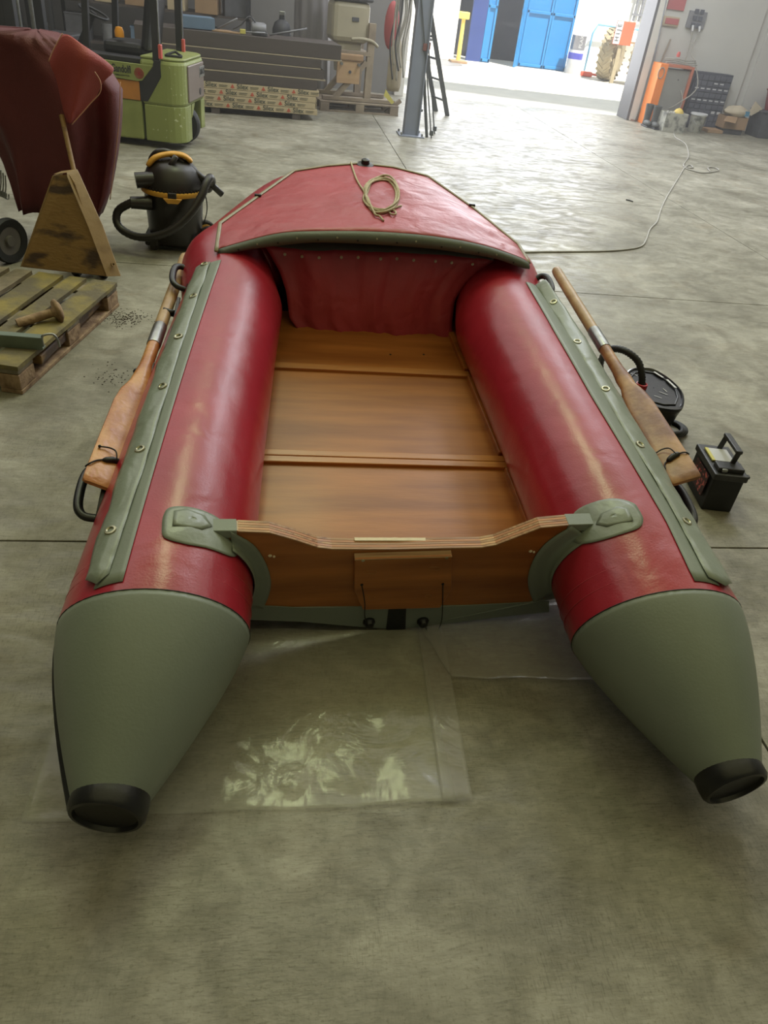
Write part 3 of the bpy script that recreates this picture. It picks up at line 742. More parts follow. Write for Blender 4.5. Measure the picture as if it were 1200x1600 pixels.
# clear plastic sheets ------------------------------------------------
def sheet_mat(nm, al, tint):
    m = bpy.data.materials.new(nm); m.use_nodes = True; nt = m.node_tree; b = nt.nodes['Principled BSDF']; N = nt.nodes.new; L = nt.links.new
    b.inputs['Base Color'].default_value = tint; b.inputs['Roughness'].default_value = .13; b.inputs['Alpha'].default_value = al; b.inputs['Specular IOR Level'].default_value = .8
    geo = N('ShaderNodeNewGeometry'); n = N('ShaderNodeTexNoise'); n.inputs['Scale'].default_value = 4.5; n.inputs['Detail'].default_value = 4; n.inputs['Distortion'].default_value = 1.6
    L(geo.outputs['Position'], n.inputs['Vector']); bp = N('ShaderNodeBump'); bp.inputs['Strength'].default_value = .55; bp.inputs['Distance'].default_value = .02
    L(n.outputs['Fac'], bp.inputs['Height']); L(bp.outputs[0], b.inputs['Normal'])
    return m
M['film'] = sheet_mat('clear_polythene', .15, (.62, .62, .50, 1)); M['film2'] = sheet_mat('hazy_polythene', .20, (.50, .48, .44, 1))
def sheet(name, quad, nx, ny, seed, m, z0, amp, label):
    q = [at(*p) for p in quad]; rows = []
    for j in range(ny + 1):
        v = j / ny; row = []
        for i in range(nx + 1):
            u = i / nx; p = lerp(lerp(q[0], q[1], u), lerp(q[3], q[2], u), v)
            e = min(1, 6 * u, 6 * (1 - u), 6 * v, 6 * (1 - v))
            z = z0 + amp * max(0, abs(noise(p.x * 5, p.y * 5, seed)) * 1.2 + .5 * abs(noise(p.x * 13, p.y * 11, seed + 1)))
            row.append(V(p.x + .006 * noise(v * 5, u * 3, seed), p.y + .008 * noise(u * 6, v, seed), z))
        rows.append(row)
    return MB().grid(rows).build(name, m, None, smooth='all', solid=.0006, label=label, cat='plastic sheet')
s1 = sheet('plastic_sheet', [(120, 985), (652, 985), (716, 1256), (36, 1284)], 60, 50, 1, M['film'], .0012, .009, 'thin clear plastic sheet on the floor under the near left cone')
s2 = sheet('plastic_sheet', [(650, 978), (880, 945), (945, 1070), (705, 1062)], 40, 24, 5, M['film2'], .0135, .008, 'hazy plastic sheet on the floor beside the near right cone')
q = [at(652, 985), at(690, 985), at(738, 1254), at(690, 1256)]
MB().grid([[lerp(lerp(q[0], q[1], i / 8), lerp(q[3], q[2], i / 8), j / 30) + V(0, 0, .0125 + .002 * noise(j * .3, i * .5, 3)) for i in range(9)] for j in range(31)]).build('folded_edge', M['film2'], s1, smooth='all', solid=.0006)

# pump and battery on the right ----------------------------------------
M['pump'] = mat('black_pump_shell', srgb(20, 20, 22), .28, var=.25, vs=30, bump=.05, bs=60)
M['scuffed'] = mat('scuffed_black_plastic', srgb(34, 34, 35), .4, vs=30, col2=srgb(52, 52, 52), thr=(.4, .8), bump=.1, bs=60)
M['red_bit'] = mat('red_plastic', srgb(176, 44, 50), .4, var=.08)
ptop = [at(*p, .21) for p in [(986, 579), (1003, 577), (1022, 580), (1045, 594), (1062, 611), (1067, 626), (1062, 640), (1040, 640), (1018, 634), (998, 620), (978, 600), (977, 588)]]
pc = sum(ptop, V(0, 0, 0)) / len(ptop)
pump = thing('boat_pump', 'black electric boat pump with ribbed hose standing by the right tube', 'pump', (pc.x, pc.y, 0))
def ringat(z, k): return [V(pc.x + (p.x - pc.x) * k, pc.y + (p.y - pc.y) * k, z) for p in smoothpath(ptop, 4, closed=True)]
R_ = [ringat(.0, .74), ringat(.02, .80), ringat(.19, 1.0), ringat(.205, 1.04), ringat(.218, 1.03), ringat(.222, .97), ringat(.212, .93), ringat(.212, .02)]
n = len(R_[0]); vs = [v for r in R_ for v in r]
MB().add(vs, [(i * n + j, i * n + (j + 1) % n, (i + 1) * n + (j + 1) % n, (i + 1) * n + j) for i in range(len(R_) - 1) for j in range(n)] + [tuple(range(n))]).build('housing', M['pump'], pump, smooth=True)
MB().tube([V(pc.x + (p.x - pc.x) * .82, pc.y + (p.y - pc.y) * .82, .215) for p in ptop], .004, 6, closed=True).build('lid_rim', M['scuffed'], pump, smooth='all')
c = at(1002, 603, .225)
MB().lathe([(.028, -.01), (.028, .012), (.022, .014), (.020, 0)], c, (0, 0, 1), 20).build('hose_collar', M['red_bit'], pump, smooth=True, label='red hose collar')
hp = smoothpath([c, at(1003, 588, .27), at(997, 565, .33), at(978, 549, .36), at(958, 545, .34), at(945, 552, .28), at(938, 575, .15), at(950, 610, .05)], 10)
MB().tube(hp, [.0165 + (.0022 if i % 2 else -.001) for i in range(len(hp))], 10).build('ribbed_hose', M['black_rub'], pump, smooth='all')
M['scribble'] = mat('white_scuff_paint', srgb(190, 190, 190), .5, var=.1)
for a, b in (((1022, 618), (1034, 622)), ((1030, 612), (1043, 617)), ((1036, 607), (1042, 612)), ((985, 583), (996, 587))):
    MB().bar(at(*a, .2145), at(*b, .2145), .004, .001).build('worn_print', M['scribble'], pump)
for (a, b) in (((1022, 581), (1036, 590)), ((1042, 593), (1056, 606))): MB().bar(at(*a, .222), at(*b, .222), .012, .002).build('rim_sticker', M['scribble'], pump)
cc = at(1050, 675, .02)
for k in range(4):
    ce = at(1048 - k * 1.5, 668 + k * 0, .016 + .024 * k)
    o = MB().tube([ce + V((.075 - .006 * (k % 2)) * cos(a), (.075 - .004 * k) * sin(a), 0) for a in [2 * pi * i / 28 for i in range(28)]], .0125, 8, closed=True)
    if k == 0: coil2 = o.build('coiled_hose', M['black_rub'], None, smooth='all', label='black corrugated hose coiled on the floor behind the battery', cat='hose')
    else: o.build('hose_turn', M['black_rub'], coil2, smooth='all')
B0 = at(1094, 797); B1 = at(1133, 788); B2 = at(1070, 752)
# battery box: front corner B0, long side towards the pump
d1 = (B2 - B0); d1.z = 0; d1.normalize(); d2 = V(-d1.y, d1.x, 0); d2 = d2 if d2.x > 0 else -d2
lx, wy, hz = .25, .14, .20
batM = Matrix(((d2.x, d1.x, 0, B0.x), (d2.y, d1.y, 0, B0.y), (0, 0, 1, 0), (0, 0, 0, 1)))
bat = thing('battery', 'black car battery with carry handle on the floor beside the oar blade', 'battery', M=batM)
L_ = dict(parent=bat, local=True)
MB().box((wy / 2, lx / 2, .085), (wy - .01, lx - .012, .17)).build('case', M['black_rub'], bevel=.006, **L_)
MB().box((wy / 2, lx / 2, .172), (wy + .006, lx + .006, .03)).build('lid', M['scuffed'], bevel=.006, **L_)
MB().box((wy / 2, lx * .20, .196), (wy * .8, lx * .24, .022)).build('raised_cell_cover', M['scuffed'], bevel=.004, **L_)
MB().box((wy * .5, lx * .62, .192), (wy * .62, lx * .42, .006)).build('white_label', M['scribble'], label='crumpled white label on the lid', **L_)
M['yellow_tag'] = mat('yellow_label', srgb(196, 186, 96), .6, var=.1)
MB().box((wy * .16, lx * .62, .193), (wy * .10, lx * .42, .006)).build('yellow_strip', M['yellow_tag'], **L_)
MB().lathe([(.011, 0), (.010, .016), (.008, .018), (0, .018)], (wy * .28, lx * .10, .187), (0, 0, 1), 14).build('terminal', M['steel'], smooth=True, **L_)
MB().box((wy * .28, lx * .15, .197), (.024, .05, .014)).build('terminal_clamp', M['steel'], bevel=.003, **L_)
hb = MB(); a = V(wy * .62, lx * .30, .185); b = V(wy * .62, lx * .88, .185)
hb.bar(a, a + V(0.01, 0, .07), .022, .012, up=(0, 1, 0)); hb.bar(b, b + V(0.01, 0, .07), .022, .012, up=(0, 1, 0)); hb.bar(a + V(.01, -.008, .075), b + V(.01, .008, .075), .028, .016)
hb.build('carry_handle', M['scuffed'], bevel=.004, **L_)
MB().box((-.004, lx * .45, .10), (.003, lx * .6, .10)).build('side_label', mat('red_print_label', srgb(54, 24, 26), .5, vs=60, col2=srgb(190, 90, 84), thr=(.55, .62)), **L_)
MB().box((wy + .012, lx * .12, .172), (.014, .02, .012)).build('lid_lug', M['scuffed'], bevel=.002, **L_)

# ------------------------------------------------------------------ extension cord on the floor
M['white_cable'] = mat('pale_cable', srgb(150, 146, 136), .6, var=.08, vs=20)
cp = [(1052, 203), (1055, 214), (1066, 221), (1073, 228), (1076, 244), (1068, 258), (1075, 262), (1083, 262), (1078, 258), (1070, 262), (1062, 275), (1042, 308), (1032, 330), (1027, 346), (1016, 358), (1010, 374), (1003, 384), (985, 389), (950, 392), (900, 393), (822, 394), (740, 398)]
MB().tube(smoothpath([at(*p, .008) for p in cp], 5), .008, 6).build('extension_cord', M['white_cable'], None, smooth='all', label='pale extension cord snaking across the floor from the wall', cat='cord')
MB().tube(smoothpath([at(*p, .009) for p in [(1069, 262), (1080, 266), (1097, 270), (1112, 269), (1123, 266), (1117, 262), (1106, 262), (1110, 268)]], 5), .008, 6).build('cord_loop', M['white_cable'], None, smooth='all', label='small loose cord loop on the floor beside the extension cord', cat='cord')
M['blackbit'] = M['cord']
MB().tube([at(978, 312, .006), at(983, 313, .006), at(989, 315, .006)], .006, 6).build('rubber_scrap', M['cord'], None, label='small black rubber scrap lying on the bare floor', cat='scrap')

# dirt stain by the pallet
M['dirt'] = mat('dark_sawdust', srgb(62, 50, 40), .9, var=.3, vs=60)
dm = MB()
random.seed(5)
for i in range(260):
    px, py = random.gauss(194, 17), random.gauss(497, 6)
    r = random.uniform(.001, .0045); p = at(px, py, .0005)
    dm.prism([p + V(r * cos(a), r * sin(a), 0) for a in (0, 1.6, 3.1, 4.6)], (0, 0, .002))
for i in range(60):
    px, py = random.gauss(178, 18), random.gauss(588, 10); r = random.uniform(.001, .004); p = at(px, py, .0005)
    dm.prism([p + V(r * cos(a), r * sin(a), 0) for a in (0, 1.6, 3.1, 4.6)], (0, 0, .002))
dm.build('sawdust', M['dirt'], None, kind='stuff', label='dark sawdust scattered on the floor by the pallet', cat='sawdust')

# ------------------------------------------------------------------ pallet at the left
M['pal'] = mat('mossy_pallet_wood', srgb(84, 76, 62), .85, vs=7, thr=(.35,.65), bump=.6, bs=26, col2=srgb(140, 128, 106), stretch=(1, 1, 1), detail=8)
M['pal2'] = mat('mossy_yellow_pallet_wood', srgb(96, 88, 68), .85, vs=6, bump=.6, bs=26, col2=srgb(136, 122, 66), thr=(.42, .66), detail=7)
M['palblk'] = mat('chipboard_block', srgb(164, 138, 108), .9, vs=22, bump=.5, bs=50, col2=srgb(112, 88, 66), detail=7)
N0 = at(36, 617); F0 = at(187, 478); dl = (F0 - N0); PL = dl.length; dl.normalize(); dw = V(-dl.y, dl.x, 0); HP = .139
palM = Matrix(((dl.x, dw.x, 0, N0.x), (dl.y, dw.y, 0, N0.y), (0, 0, 1, 0), (0, 0, 0, 1)))
pal = thing('pallet', 'weathered mossy wooden pallet with yellow stains on the floor at the left', 'pallet', M=palM)
wd = [.140, .095, .140, .095, .140]; gap = (.77 - sum(wd)) / 4; yy = 0
for i, w_ in enumerate(wd):
    mb = MB(); nseg = 10; top = []; 
    for j in range(nseg + 1):
        x = PL * j / nseg; e = .004 * noise(j * 1.3, i, 4)
        top.append([V(x, yy + e, HP + .001 * noise(j, i, 2)), V(x, yy + w_ * .5, HP + .002 * noise(j, i, 6)), V(x, yy + w_ - .004 * noise(j * 1.1, i, 5), HP + .001 * noise(j, i, 3))])
    mb.grid(top, thick=(0, 0, .021)).build('deck_board', M['pal2'] if i in (0, 1, 2) else M['pal'], pal, local=True)
    yy += w_ + gap
for x in (.0, PL / 2 - .0725, PL - .145):
    MB().box((x + .0725, .385, HP - .032), (.14, .76, .020)).build('cross_board', M['pal'], pal, local=True, bevel=.002)
    for y in (.003, .335, .667):
        MB().box((x + .0725, y + .05, .057), (.142, .098, .072)).build('block', M['palblk'], pal, local=True, bevel=.004)
for y in (.0, .335, .667):
    MB().box((PL / 2, y + .05, .0105), (PL, .10, .020)).build('bottom_board', M['palblk'] if y == 0 else M['pal'], pal, local=True, bevel=.003)
# grey channel bracket with a U bolt, mushroom-shaped wooden knob
M['galv'] = mat('grey_green_steel', srgb(104, 116, 104), .45, metal=.3, var=.1, vs=12)
a = at(-60, 528, HP + .03); b = at(66, 538, HP + .03); t = (b - a).normalized(); sd = V(-t.y, t.x, 0)
br = thing('channel_bracket', 'grey steel channel with a bent bolt lying on the mossy pallet', 'bracket', (a.x, a.y, HP + .003))
MB().bar(a + V(0, 0, 0), b + V(0, 0, 0), .004, .058).bar(a + V(0, 0, .029) + sd * .02, b + V(0, 0, .029) + sd * .02, .042, .004).bar(a - V(0, 0, .025) + sd * .02, b - V(0, 0, .025) + sd * .02, .042, .004).build('channel', M['galv'], br, bevel=.001)
u = at(72, 515, HP + .02)
MB().tube(smoothpath([b + sd * .01 + V(0, 0, -.015), b + sd * .01 + V(0, 0, .03), b + t * .015 + sd * .015 + V(0, 0, .042), b + t * .045 + sd * .03 + V(0, 0, .04), b + t * .062 + sd * .03 + V(0, 0, .015), b + t * .066 + sd * .03 + V(0, 0, -.02)], 5), .0055, 8).build('bent_bolt', M['steel'], br, smooth='all')
kn = at(90, 486, HP + .045); ka = (at(30, 502, HP + .02) - kn).normalized()
knb = thing('wooden_mallet_head', 'mushroom-shaped wooden knob lying on the pallet boards', 'wooden knob', (kn.x, kn.y, HP))
MB().lathe([(0, -.018), (.038, -.018), (.058, -.004), (.060, .005), (.052, .014), (.026, .020), (.021, .034), (.0, .034)], kn, ka, 24).build('cap', M['palblk'], knb, smooth='all')
MB().cyl(kn + ka * .02, kn + ka * .2 + V(0, 0, -.01), .021, .024, 14).build('stem', M['palblk'], knb, smooth=True)

# ------------------------------------------------------------------ pallet jack body, tarp, trolley wheel
M['ochre'] = mat('chipped_ochre_paint', srgb(132, 102, 58), .6, vs=4, bump=.3, bs=30, col2=srgb(66, 48, 36), thr=(.50, .60), detail=10, stretch=(1, 1, 2.6))
M['ochre_l'] = mat('worn_ochre_edge', srgb(138, 112, 74), .6, vs=9, bump=.2, bs=30, col2=srgb(110, 84, 50), thr=(.5, .75), detail=8)
YJ = 4.42
jl, jr = at(34, 417, HP + .0), at(168, 432, HP + .0); jl.y = jl.y; 
ap1, ap2 = atY(84, 275, 4.62), atY(108, 272, 4.60)
tri = [jl, jr, lerp(jr, ap2, .93) + V(.012, 0, 0), ap2 + V(0, 0, .0), ap1]
jack = thing('pallet_jack', 'old rusty ochre pallet jack with triangular body behind the pallet', 'pallet jack', ((jl.x + jr.x) / 2, 4.45, 0))
nrm = (jr - jl).cross(ap1 - jl).normalized(); nrm = nrm if nrm.y > 0 else -nrm
MB().prism(tri, nrm * .012).build('front_plate', M['ochre'], jack, bevel=.003)
p1, p2 = jr, lerp(jr, ap2, .99)
sd2 = V(.066, .05, 0)
MB().grid([[p1 + V(.0, 0, 0), p1 + sd2 + V(.0, 0, -.01)], [lerp(p1, p2, .5), lerp(p1, p2, .5) + sd2], [p2 + V(-.01, 0, -.01), p2 + sd2 * .9 + V(-.015, 0, 0)], [ap2 + V(-.01, .01, .004), ap2 + V(.03, .07, .012)], [ap1 + V(.0, .01, .006), ap1 + V(.03, .08, .01)]], thick=nrm * .01).build('side_flange', M['ochre_l'], jack, smooth=True)
MB().grid([[jl, jl + V(-.0, .12, 0)], [ap1, ap1 + V(.03, .1, 0)]], thick=(.008, 0, 0)).build('side_flange', M['ochre_l'], jack)
MB().lathe([(.013, 0), (.013, .012), (.006, .012), (.006, .002), (0, .002)], lerp(p1, p2, .10) + V(.045, .02, .01), (.6, -.6, .3), 16).build('pivot_bush', M['ochre_l'], jack, smooth=True)
for dy in (0,):
    for xo in (.04, .40):
        MB().bar(V(jl.x + xo + .05, YJ - .02, .075), V(jl.x + xo + .05 - .16, YJ - 1.0, .075), .13, .045).build('fork', M['ochre'], jack, bevel=.005)
hA, hB = atY(128, 322, 4.78), atY(96, 180, 5.02)
MB().tube([hA, lerp(hA, hB, .3), lerp(hA, hB, .32), hB], [.021, .021, .014, .014], 12).build('tiller', M['ochre'], jack, smooth=True)
MB().cyl(atY(126, 322, 4.80) + V(0, 0, -.02), V(atY(126, 322, 4.80).x, 4.80, .09), .035, .05, 14).build('hydraulic_ram', M['black'], jack, smooth=True)
for xo in (-.08, .08): MB().cyl(V(hA.x + xo - .02, 4.80, .09), V(hA.x + xo + .02, 4.80, .09), .09, .09, 24).build('steering_wheel', M['black_rub'], jack, smooth=True)
chn = MB()
for i in range(9):
    c = lerp(atY(130, 300, 4.70), atY(138, 340, 4.70), i / 8)
    chn.tube([c + (V(.006 * cos(a), 0, .010 * sin(a)) if i % 2 else V(0, .006 * cos(a), .010 * sin(a))) for a in [2 * pi * k / 8 for k in range(8)]], .002, 5, closed=True)
chn.build('chain', M['black'], jack)
# red tarp draped over the tiller
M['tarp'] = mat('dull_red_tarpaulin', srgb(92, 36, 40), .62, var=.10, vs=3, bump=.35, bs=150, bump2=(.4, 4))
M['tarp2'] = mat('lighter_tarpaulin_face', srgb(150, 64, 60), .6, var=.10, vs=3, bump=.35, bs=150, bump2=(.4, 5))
lev = [(47, 40, 60), (52, -30, 95), (64, -70, 118), (80, -85, 142), (105, -92, 172), (130, -85, 187), (170, -50, 187), (200, -22, 185), (235, -8, 181), (265, 4, 176), (295, 14, 171), (312, 20, 166), (331, 27, 160)]
YT = 5.35; rings = []; NT = 72
for li, (row, xl, xr_) in enumerate(lev):
    a_, b_ = atY(xl, row, YT), atY(xr_, row, YT); c = (a_ + b_) / 2; rx = (b_.x - a_.x) / 2; u = li / (len(lev) - 1)
    ry = min(.22, rx) * (1 - .15 * u); ring = []
    for k in range(NT):
        q = 2 * pi * k / NT; f = 1 + (.26 * u + .05) * (.6 * sin(q * 5 + 1.0 + .3 * li) + .7 * noise(q * 1.6 + 3, u * 1.5, 12)) * (abs(sin(q)) ** .5)
        cq, sq = cos(q), sin(q); ex_ = .62; cq = abs(cq) ** ex_ * (1 if cq > 0 else -1); sq = abs(sq) ** ex_ * (1 if sq > 0 else -1)
        ring.append(V(c.x + rx * cq * (1 if abs(cos(q)) > .8 else f), c.y + .05 + ry * sq * f + (.03 + .11 * u) * noise(cq * 3.2, u * 1.6, 31) + .03 * noise(cq * 7, u * 3, 33), c.z + (.02 * sin(q * 3 + 1) + .02 * noise(q * 3, 1, 5) if li >= 11 else .012 * noise(q * 2, li, 6))))
    rings.append(ring)
vs = [v for r in rings for v in r]
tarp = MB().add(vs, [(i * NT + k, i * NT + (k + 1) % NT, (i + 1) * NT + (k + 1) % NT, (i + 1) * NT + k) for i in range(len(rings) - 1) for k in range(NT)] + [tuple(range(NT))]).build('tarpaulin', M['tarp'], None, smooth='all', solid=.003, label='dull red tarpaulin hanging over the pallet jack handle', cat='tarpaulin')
# folded-over hood of the tarp on its right shoulder
hood = [[(76, 96), (98, 52), (130, 70), (160, 90), (179, 106)], [(80, 108), (100, 80), (132, 84), (158, 98), (176, 118)], [(88, 122), (105, 112), (128, 108), (150, 112), (160, 126)], [(92, 145), (106, 140), (122, 140), (140, 138), (153, 150)], [(98, 170), (104, 172), (114, 172), (126, 168), (138, 168)], [(106, 194), (107, 195), (109, 195), (110, 195), (112, 196)]]
YH = 4.93
rows = []
for j, r in enumerate(hood): rows.append([atY(px, py, YH + .12 * abs(i - 2) / 2 + (.06 if j == 0 else 0) + .03 * j * .3) for i, (px, py) in enumerate(r)])
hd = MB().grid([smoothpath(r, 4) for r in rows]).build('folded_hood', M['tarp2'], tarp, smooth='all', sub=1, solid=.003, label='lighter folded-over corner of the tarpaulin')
for edge in ([(76, 96), (85, 75), (98, 52)], [(188, 128), (186, 190), (178, 260), (172, 312)], [(148, 112), (157, 128), (156, 145), (140, 163), (112, 195)]):
    MB().tube(smoothpath([atY(*p, (YH + .02) if edge[0][0] != 188 else YT - .06) for p in edge], 5), .003, 5).build('hem_cord', mat('pale_hem', srgb(186, 140, 116), .7), tarp, smooth='all')
# trolley with a rubber-tyred wheel at the left edge
tc = at(14, 430, .0); tc = V(atY(16, 392, 4.95).x, 4.95, .135)
trl = thing('hand_trolley', 'hand trolley with black tyre and grey hub at the left frame edge', 'trolley', (tc.x - .1, 4.95, 0))
axw = V(.86, -.5, -.0).normalized()
MB().lathe([(.10, -.022), (.128, -.026), (.135, -.012), (.135, .012), (.128, .026), (.10, .022), (.085, .018), (.085, -.018), (.10, -.022)], tc, axw, 36).build('tyre', M['black_rub'], trl, smooth=True)
MB().lathe([(0, -.02), (.03, -.02), (.035, -.006), (.086, -.012), (.086, .014), (.035, .008), (.03, .026), (0, .026)], tc, axw, 28).build('wheel_hub', mat('grey_hub', srgb(96, 92, 88), .5, var=.15, vs=12), trl, smooth=True)
MB().cyl(tc + V(.05, .12, .0), tc - V(.5, -.12, 0), .010).build('axle', M['steel'], trl)
MB().box(tc + V(.135, .14, 0.01), (.035, .02, .035)).build('axle_bracket', M['scuffed'], trl, bevel=.002)
MB().box(tc + V(-.25, -.02, -.12), (.3, .2, .01)).build('toe_plate', M['steel'], trl)
# hanging bright hooks and chain seen beside the tarp
hk = MB()
for i in range(5):
    a = atY(-6 + i * 3.5, 258 + i * 4, 5.5); b = atY(-8 + i * 4, 300 + i * 2, 5.5); hk.tube(smoothpath([a, lerp(a, b, .5) + V(.004, 0, 0), b, b + V(.02, 0, -.01), b + V(.025, 0, .02)], 3), .005, 6)
hk.build('hook_bundle', M['steel'], None, label='bundle of bright steel hooks hanging at the left edge behind the tarpaulin', cat='hooks')
# ------------------------------------------------------------------ wet and dry vacuum cleaner
M['vac'] = mat('black_vacuum_plastic', srgb(40, 37, 37), .36, var=.1, vs=8)
M['vac_y'] = mat('yellow_vacuum_plastic', srgb(206, 152, 60), .45, var=.06, vs=8)
vx, vy = -.665, 5.52
VK = Matrix.Translation((-.665, 5.52, 0)) @ Matrix.Diagonal((1.12, 1.12, 1.06, 1)) @ Matrix.Translation((.665, -5.52, 0))
vac = thing('wet_dry_vacuum', 'black and yellow drum vacuum cleaner with hose left of the boat bow', 'vacuum cleaner', (vx, vy, 0))
MB(VK).lathe([(.0, .045), (.145, .045), (.152, .06), (.158, .11), (.163, .12), (.175, .345), (.180, .35)], (vx, vy, 0), n=36).build('drum', M['vac'], vac, smooth=True)
MB(VK).box((vx, vy, .06), (.36, .24, .075)).build('base', M['vac'], vac, bevel=.02)
MB(VK).lathe([(.176, .345), (.192, .352), (.195, .366), (.190, .378), (.176, .380)], (vx, vy, 0), n=36).build('rim_band', M['vac_y'], vac, smooth=True, label='yellow band around the rim')
for k in range(26):
    a = pi + pi * k / 25; MB(VK).box((vx + .186 * cos(a), vy + .186 * sin(a), .386), (.006, .006, .014)).build('vent_rib', M['vac'], vac)
hd_ = MB(VK).lathe([(.182, .380), (.180, .40), (.168, .44), (.145, .49), (.11, .525), (.06, .54), (0, .545)], (vx, vy, 0), n=36).build('motor_head', M['vac'], vac, smooth=True)
MB(VK).cyl((vx - .10, vy - .10, .435), (vx - .20, vy - .125, .425), .045, .046, 20).build('exhaust_port', M['vac'], hd_, smooth=True)
# yellow carry handle on top
hp_ = smoothpath([(vx - .135, vy - .06, .50), (vx - .09, vy - .05, .55), (vx - .01, vy - .03, .575), (vx + .07, vy - .02, .57), (vx + .115, vy - .01, .535)], 5)
MB(VK).tube(hp_, [.022, .026] + [.03] * (len(hp_) - 4) + [.026, .02], 10, flat=.55).build('top_handle', M['vac_y'], vac, smooth='all', label='yellow top handle')
MB(VK).box((vx + .012, vy - .19, .36), (.05, .02, .05)).build('clasp', M['vac'], vac, bevel=.006)
MB(VK).prism([(vx - .04, vy - .195, .352), (vx + .07, vy - .188, .352), (vx + .045, vy - .19, .322), (vx - .015, vy - .194, .322)], (0, -.012, 0)).build('clasp_plate', M['vac_y'], vac, bevel=.004)
MB(VK).cyl((vx - .12, vy - .12, .295), (vx - .235, vy - .15, .297), .042, .036, 18).build('hose_port', M['vac'], vac, smooth=True)
yv = vy - .17
hose = [V(vx - .25, vy - .165, .315), atY(205, 317, yv), atY(186, 328, yv), atY(182, 345, yv - .02), atY(192, 360, yv - .05), atY(215, 370, yv - .09), atY(243, 369, yv - .11), atY(272, 357, yv - .11), atY(297, 334, yv - .08), atY(314, 308, yv - .03), atY(322, 288, yv + .02), atY(328, 278, yv + .08), atY(331, 285, yv + .16), atY(325, 296, yv + .26)]
hs = smoothpath(hose, 8)
MB().tube(hs, [.0255 + (.002 if i % 2 else 0) for i in range(len(hs))], 12).build('suction_hose', M['vac'], vac, smooth='all')
w0 = smoothpath([atY(238, 262, vy + .02), atY(237, 250, vy), atY(244, 240, vy - .02), atY(256, 237, vy - .02), atY(270, 242, vy - .02), atY(288, 256, vy - .02)], 5)
MB().tube(w0, .023, 12).build('bent_wand', M['vac'], vac, smooth='all')
MB().tube([atY(286, 254, vy - .02), atY(312, 276, vy - .02), atY(330, 288, vy), atY(347, 304, vy + .02)], [.024, .026, .021, .021], 12).build('crevice_nozzle', M['vac'], vac, smooth='all')
MB().tube([atY(275, 244, vy - .1), atY(262, 268, vy - .1)], [.018, .022], 12).build('wand_clip', M['vac'], vac, smooth='all')
for sx, sy, r in ((.235, .02, .080), (.19, .20, .075)):
    w_ = MB().lathe([(0, -.02), (r * .9, -.02), (r, -.014), (r, .014), (r * .9, .02), (0, .02)], (vx + sx, vy + sy - .05, r), (.35, -.94, 0), 28).build('rear_wheel', M['vac'], vac, smooth=True)
    MB().lathe([(0, .021), (r * .68, .021), (r * .66, .026), (0, .026)], (vx + sx, vy + sy - .05, r), (.35, -.94, 0), 24).build('wheel_disc', M['vac_y'], w_, smooth=True, label='yellow wheel disc')
cst_ = MB().lathe([(0, -.014), (.032, -.014), (.034, 0), (.032, .014), (0, .014)], (vx - .135, vy - .13, .034), (.2, -1, 0), 20).build('caster', M['vac'], vac, smooth=True)
MB().box((vx - .135, vy - .12, .055), (.05, .05, .06)).build('caster_bracket', M['vac'], vac, bevel=.008)
MB().tube(smoothpath([V(vx + .17, vy, .44), V(vx + .215, vy - .03, .36), V(vx + .22, vy - .02, .26), V(vx + .19, vy, .16)], 5), .004, 6).build('power_cord', M['cord'], vac, smooth='all')

# ------------------------------------------------------------------ green forklift
M['lime'] = mat('faded_lime_paint', srgb(122, 130, 72), .5, vs=5, bump=.06, bs=30, col2=srgb(142, 148, 88), detail=8)
M['lime_w'] = mat('scratched_lime_paint', srgb(128, 136, 76), .5, vs=30, bump=.1, bs=60, col2=srgb(182, 184, 150), thr=(.64, .70), detail=8)
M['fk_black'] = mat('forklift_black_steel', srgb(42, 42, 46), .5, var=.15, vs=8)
M['orange_w'] = mat('worn_orange_panel', srgb(178, 116, 50), .6, var=.12, vs=7)
M['grey_plate'] = mat('brushed_grey_plate', srgb(130, 118, 112), .35, metal=.4, var=.1, vs=4)
K0 = at(290, 238)
fx = V(-.985, .175, 0).normalized(); fy = V(.175, .985, 0).normalized()
fkM = Matrix(((fx.x, fy.x, 0, K0.x), (fx.y, fy.y, 0, K0.y), (0, 0, 1, 0), (0, 0, 0, 1)))
fk = thing('forklift', 'lime green forklift with black overhead guard parked behind the vacuum cleaner', 'forklift', M=fkM)
kw = dict(parent=fk, local=True)
W = .92
def plan(r, x1, y0, y1, n=6):
    P = []
    for k in range(n + 1): a = pi / 2 * k / n; P.append((r - r * cos(a) if 0 else r - r * sin(pi / 2 - a), y0 + r - r * cos(pi / 2 - a) if 0 else y0 + r - r * sin(a)))
    return P
# counterweight: rounded rear block above, side skirts below with the wheel arch between
rr = .16; cw = []
for k in range(7): a = pi / 2 * k / 6; cw.append((rr - rr * sin(a), 0 + rr - rr * cos(a)))
for k in range(7): a = pi / 2 * k / 6; cw.append((rr - rr * cos(a), W - rr + rr * sin(a)))
cw += [(.42, W), (.42, 0)]
def plan_prism(pts, z0, z1): return MB().prism([V(x, y, z0) for x, y in pts], (0, 0, z1 - z0))
cwo = plan_prism(cw, .40, .80).build('counterweight', M['lime_w'], bevel=.03, **kw)
plan_prism([(.0 + x * .97 + .01, .02 + y * .96) for x, y in cw], .80, .825).build('top_cover', M['lime'], bevel=.02, **kw)
sk = [(.0, .16), (.012, .10), (.047, .047), (.10, .012), (.16, .0), (.40, 0), (.40, .33), (.01, .33)]
plan_prism(sk, .07, .405).build('skirt', M['lime_w'], bevel=.008, **kw)
plan_prism([(x, W - y * .62) for x, y in sk], .12, .405).build('skirt', M['lime'], bevel=.008, **kw)
MB().prism([V(.004, .33, .405), V(.004, .44, .405), V(.004, .33, .28)], (.3, 0, 0)).build('arch_corner', M['lime'], **kw)
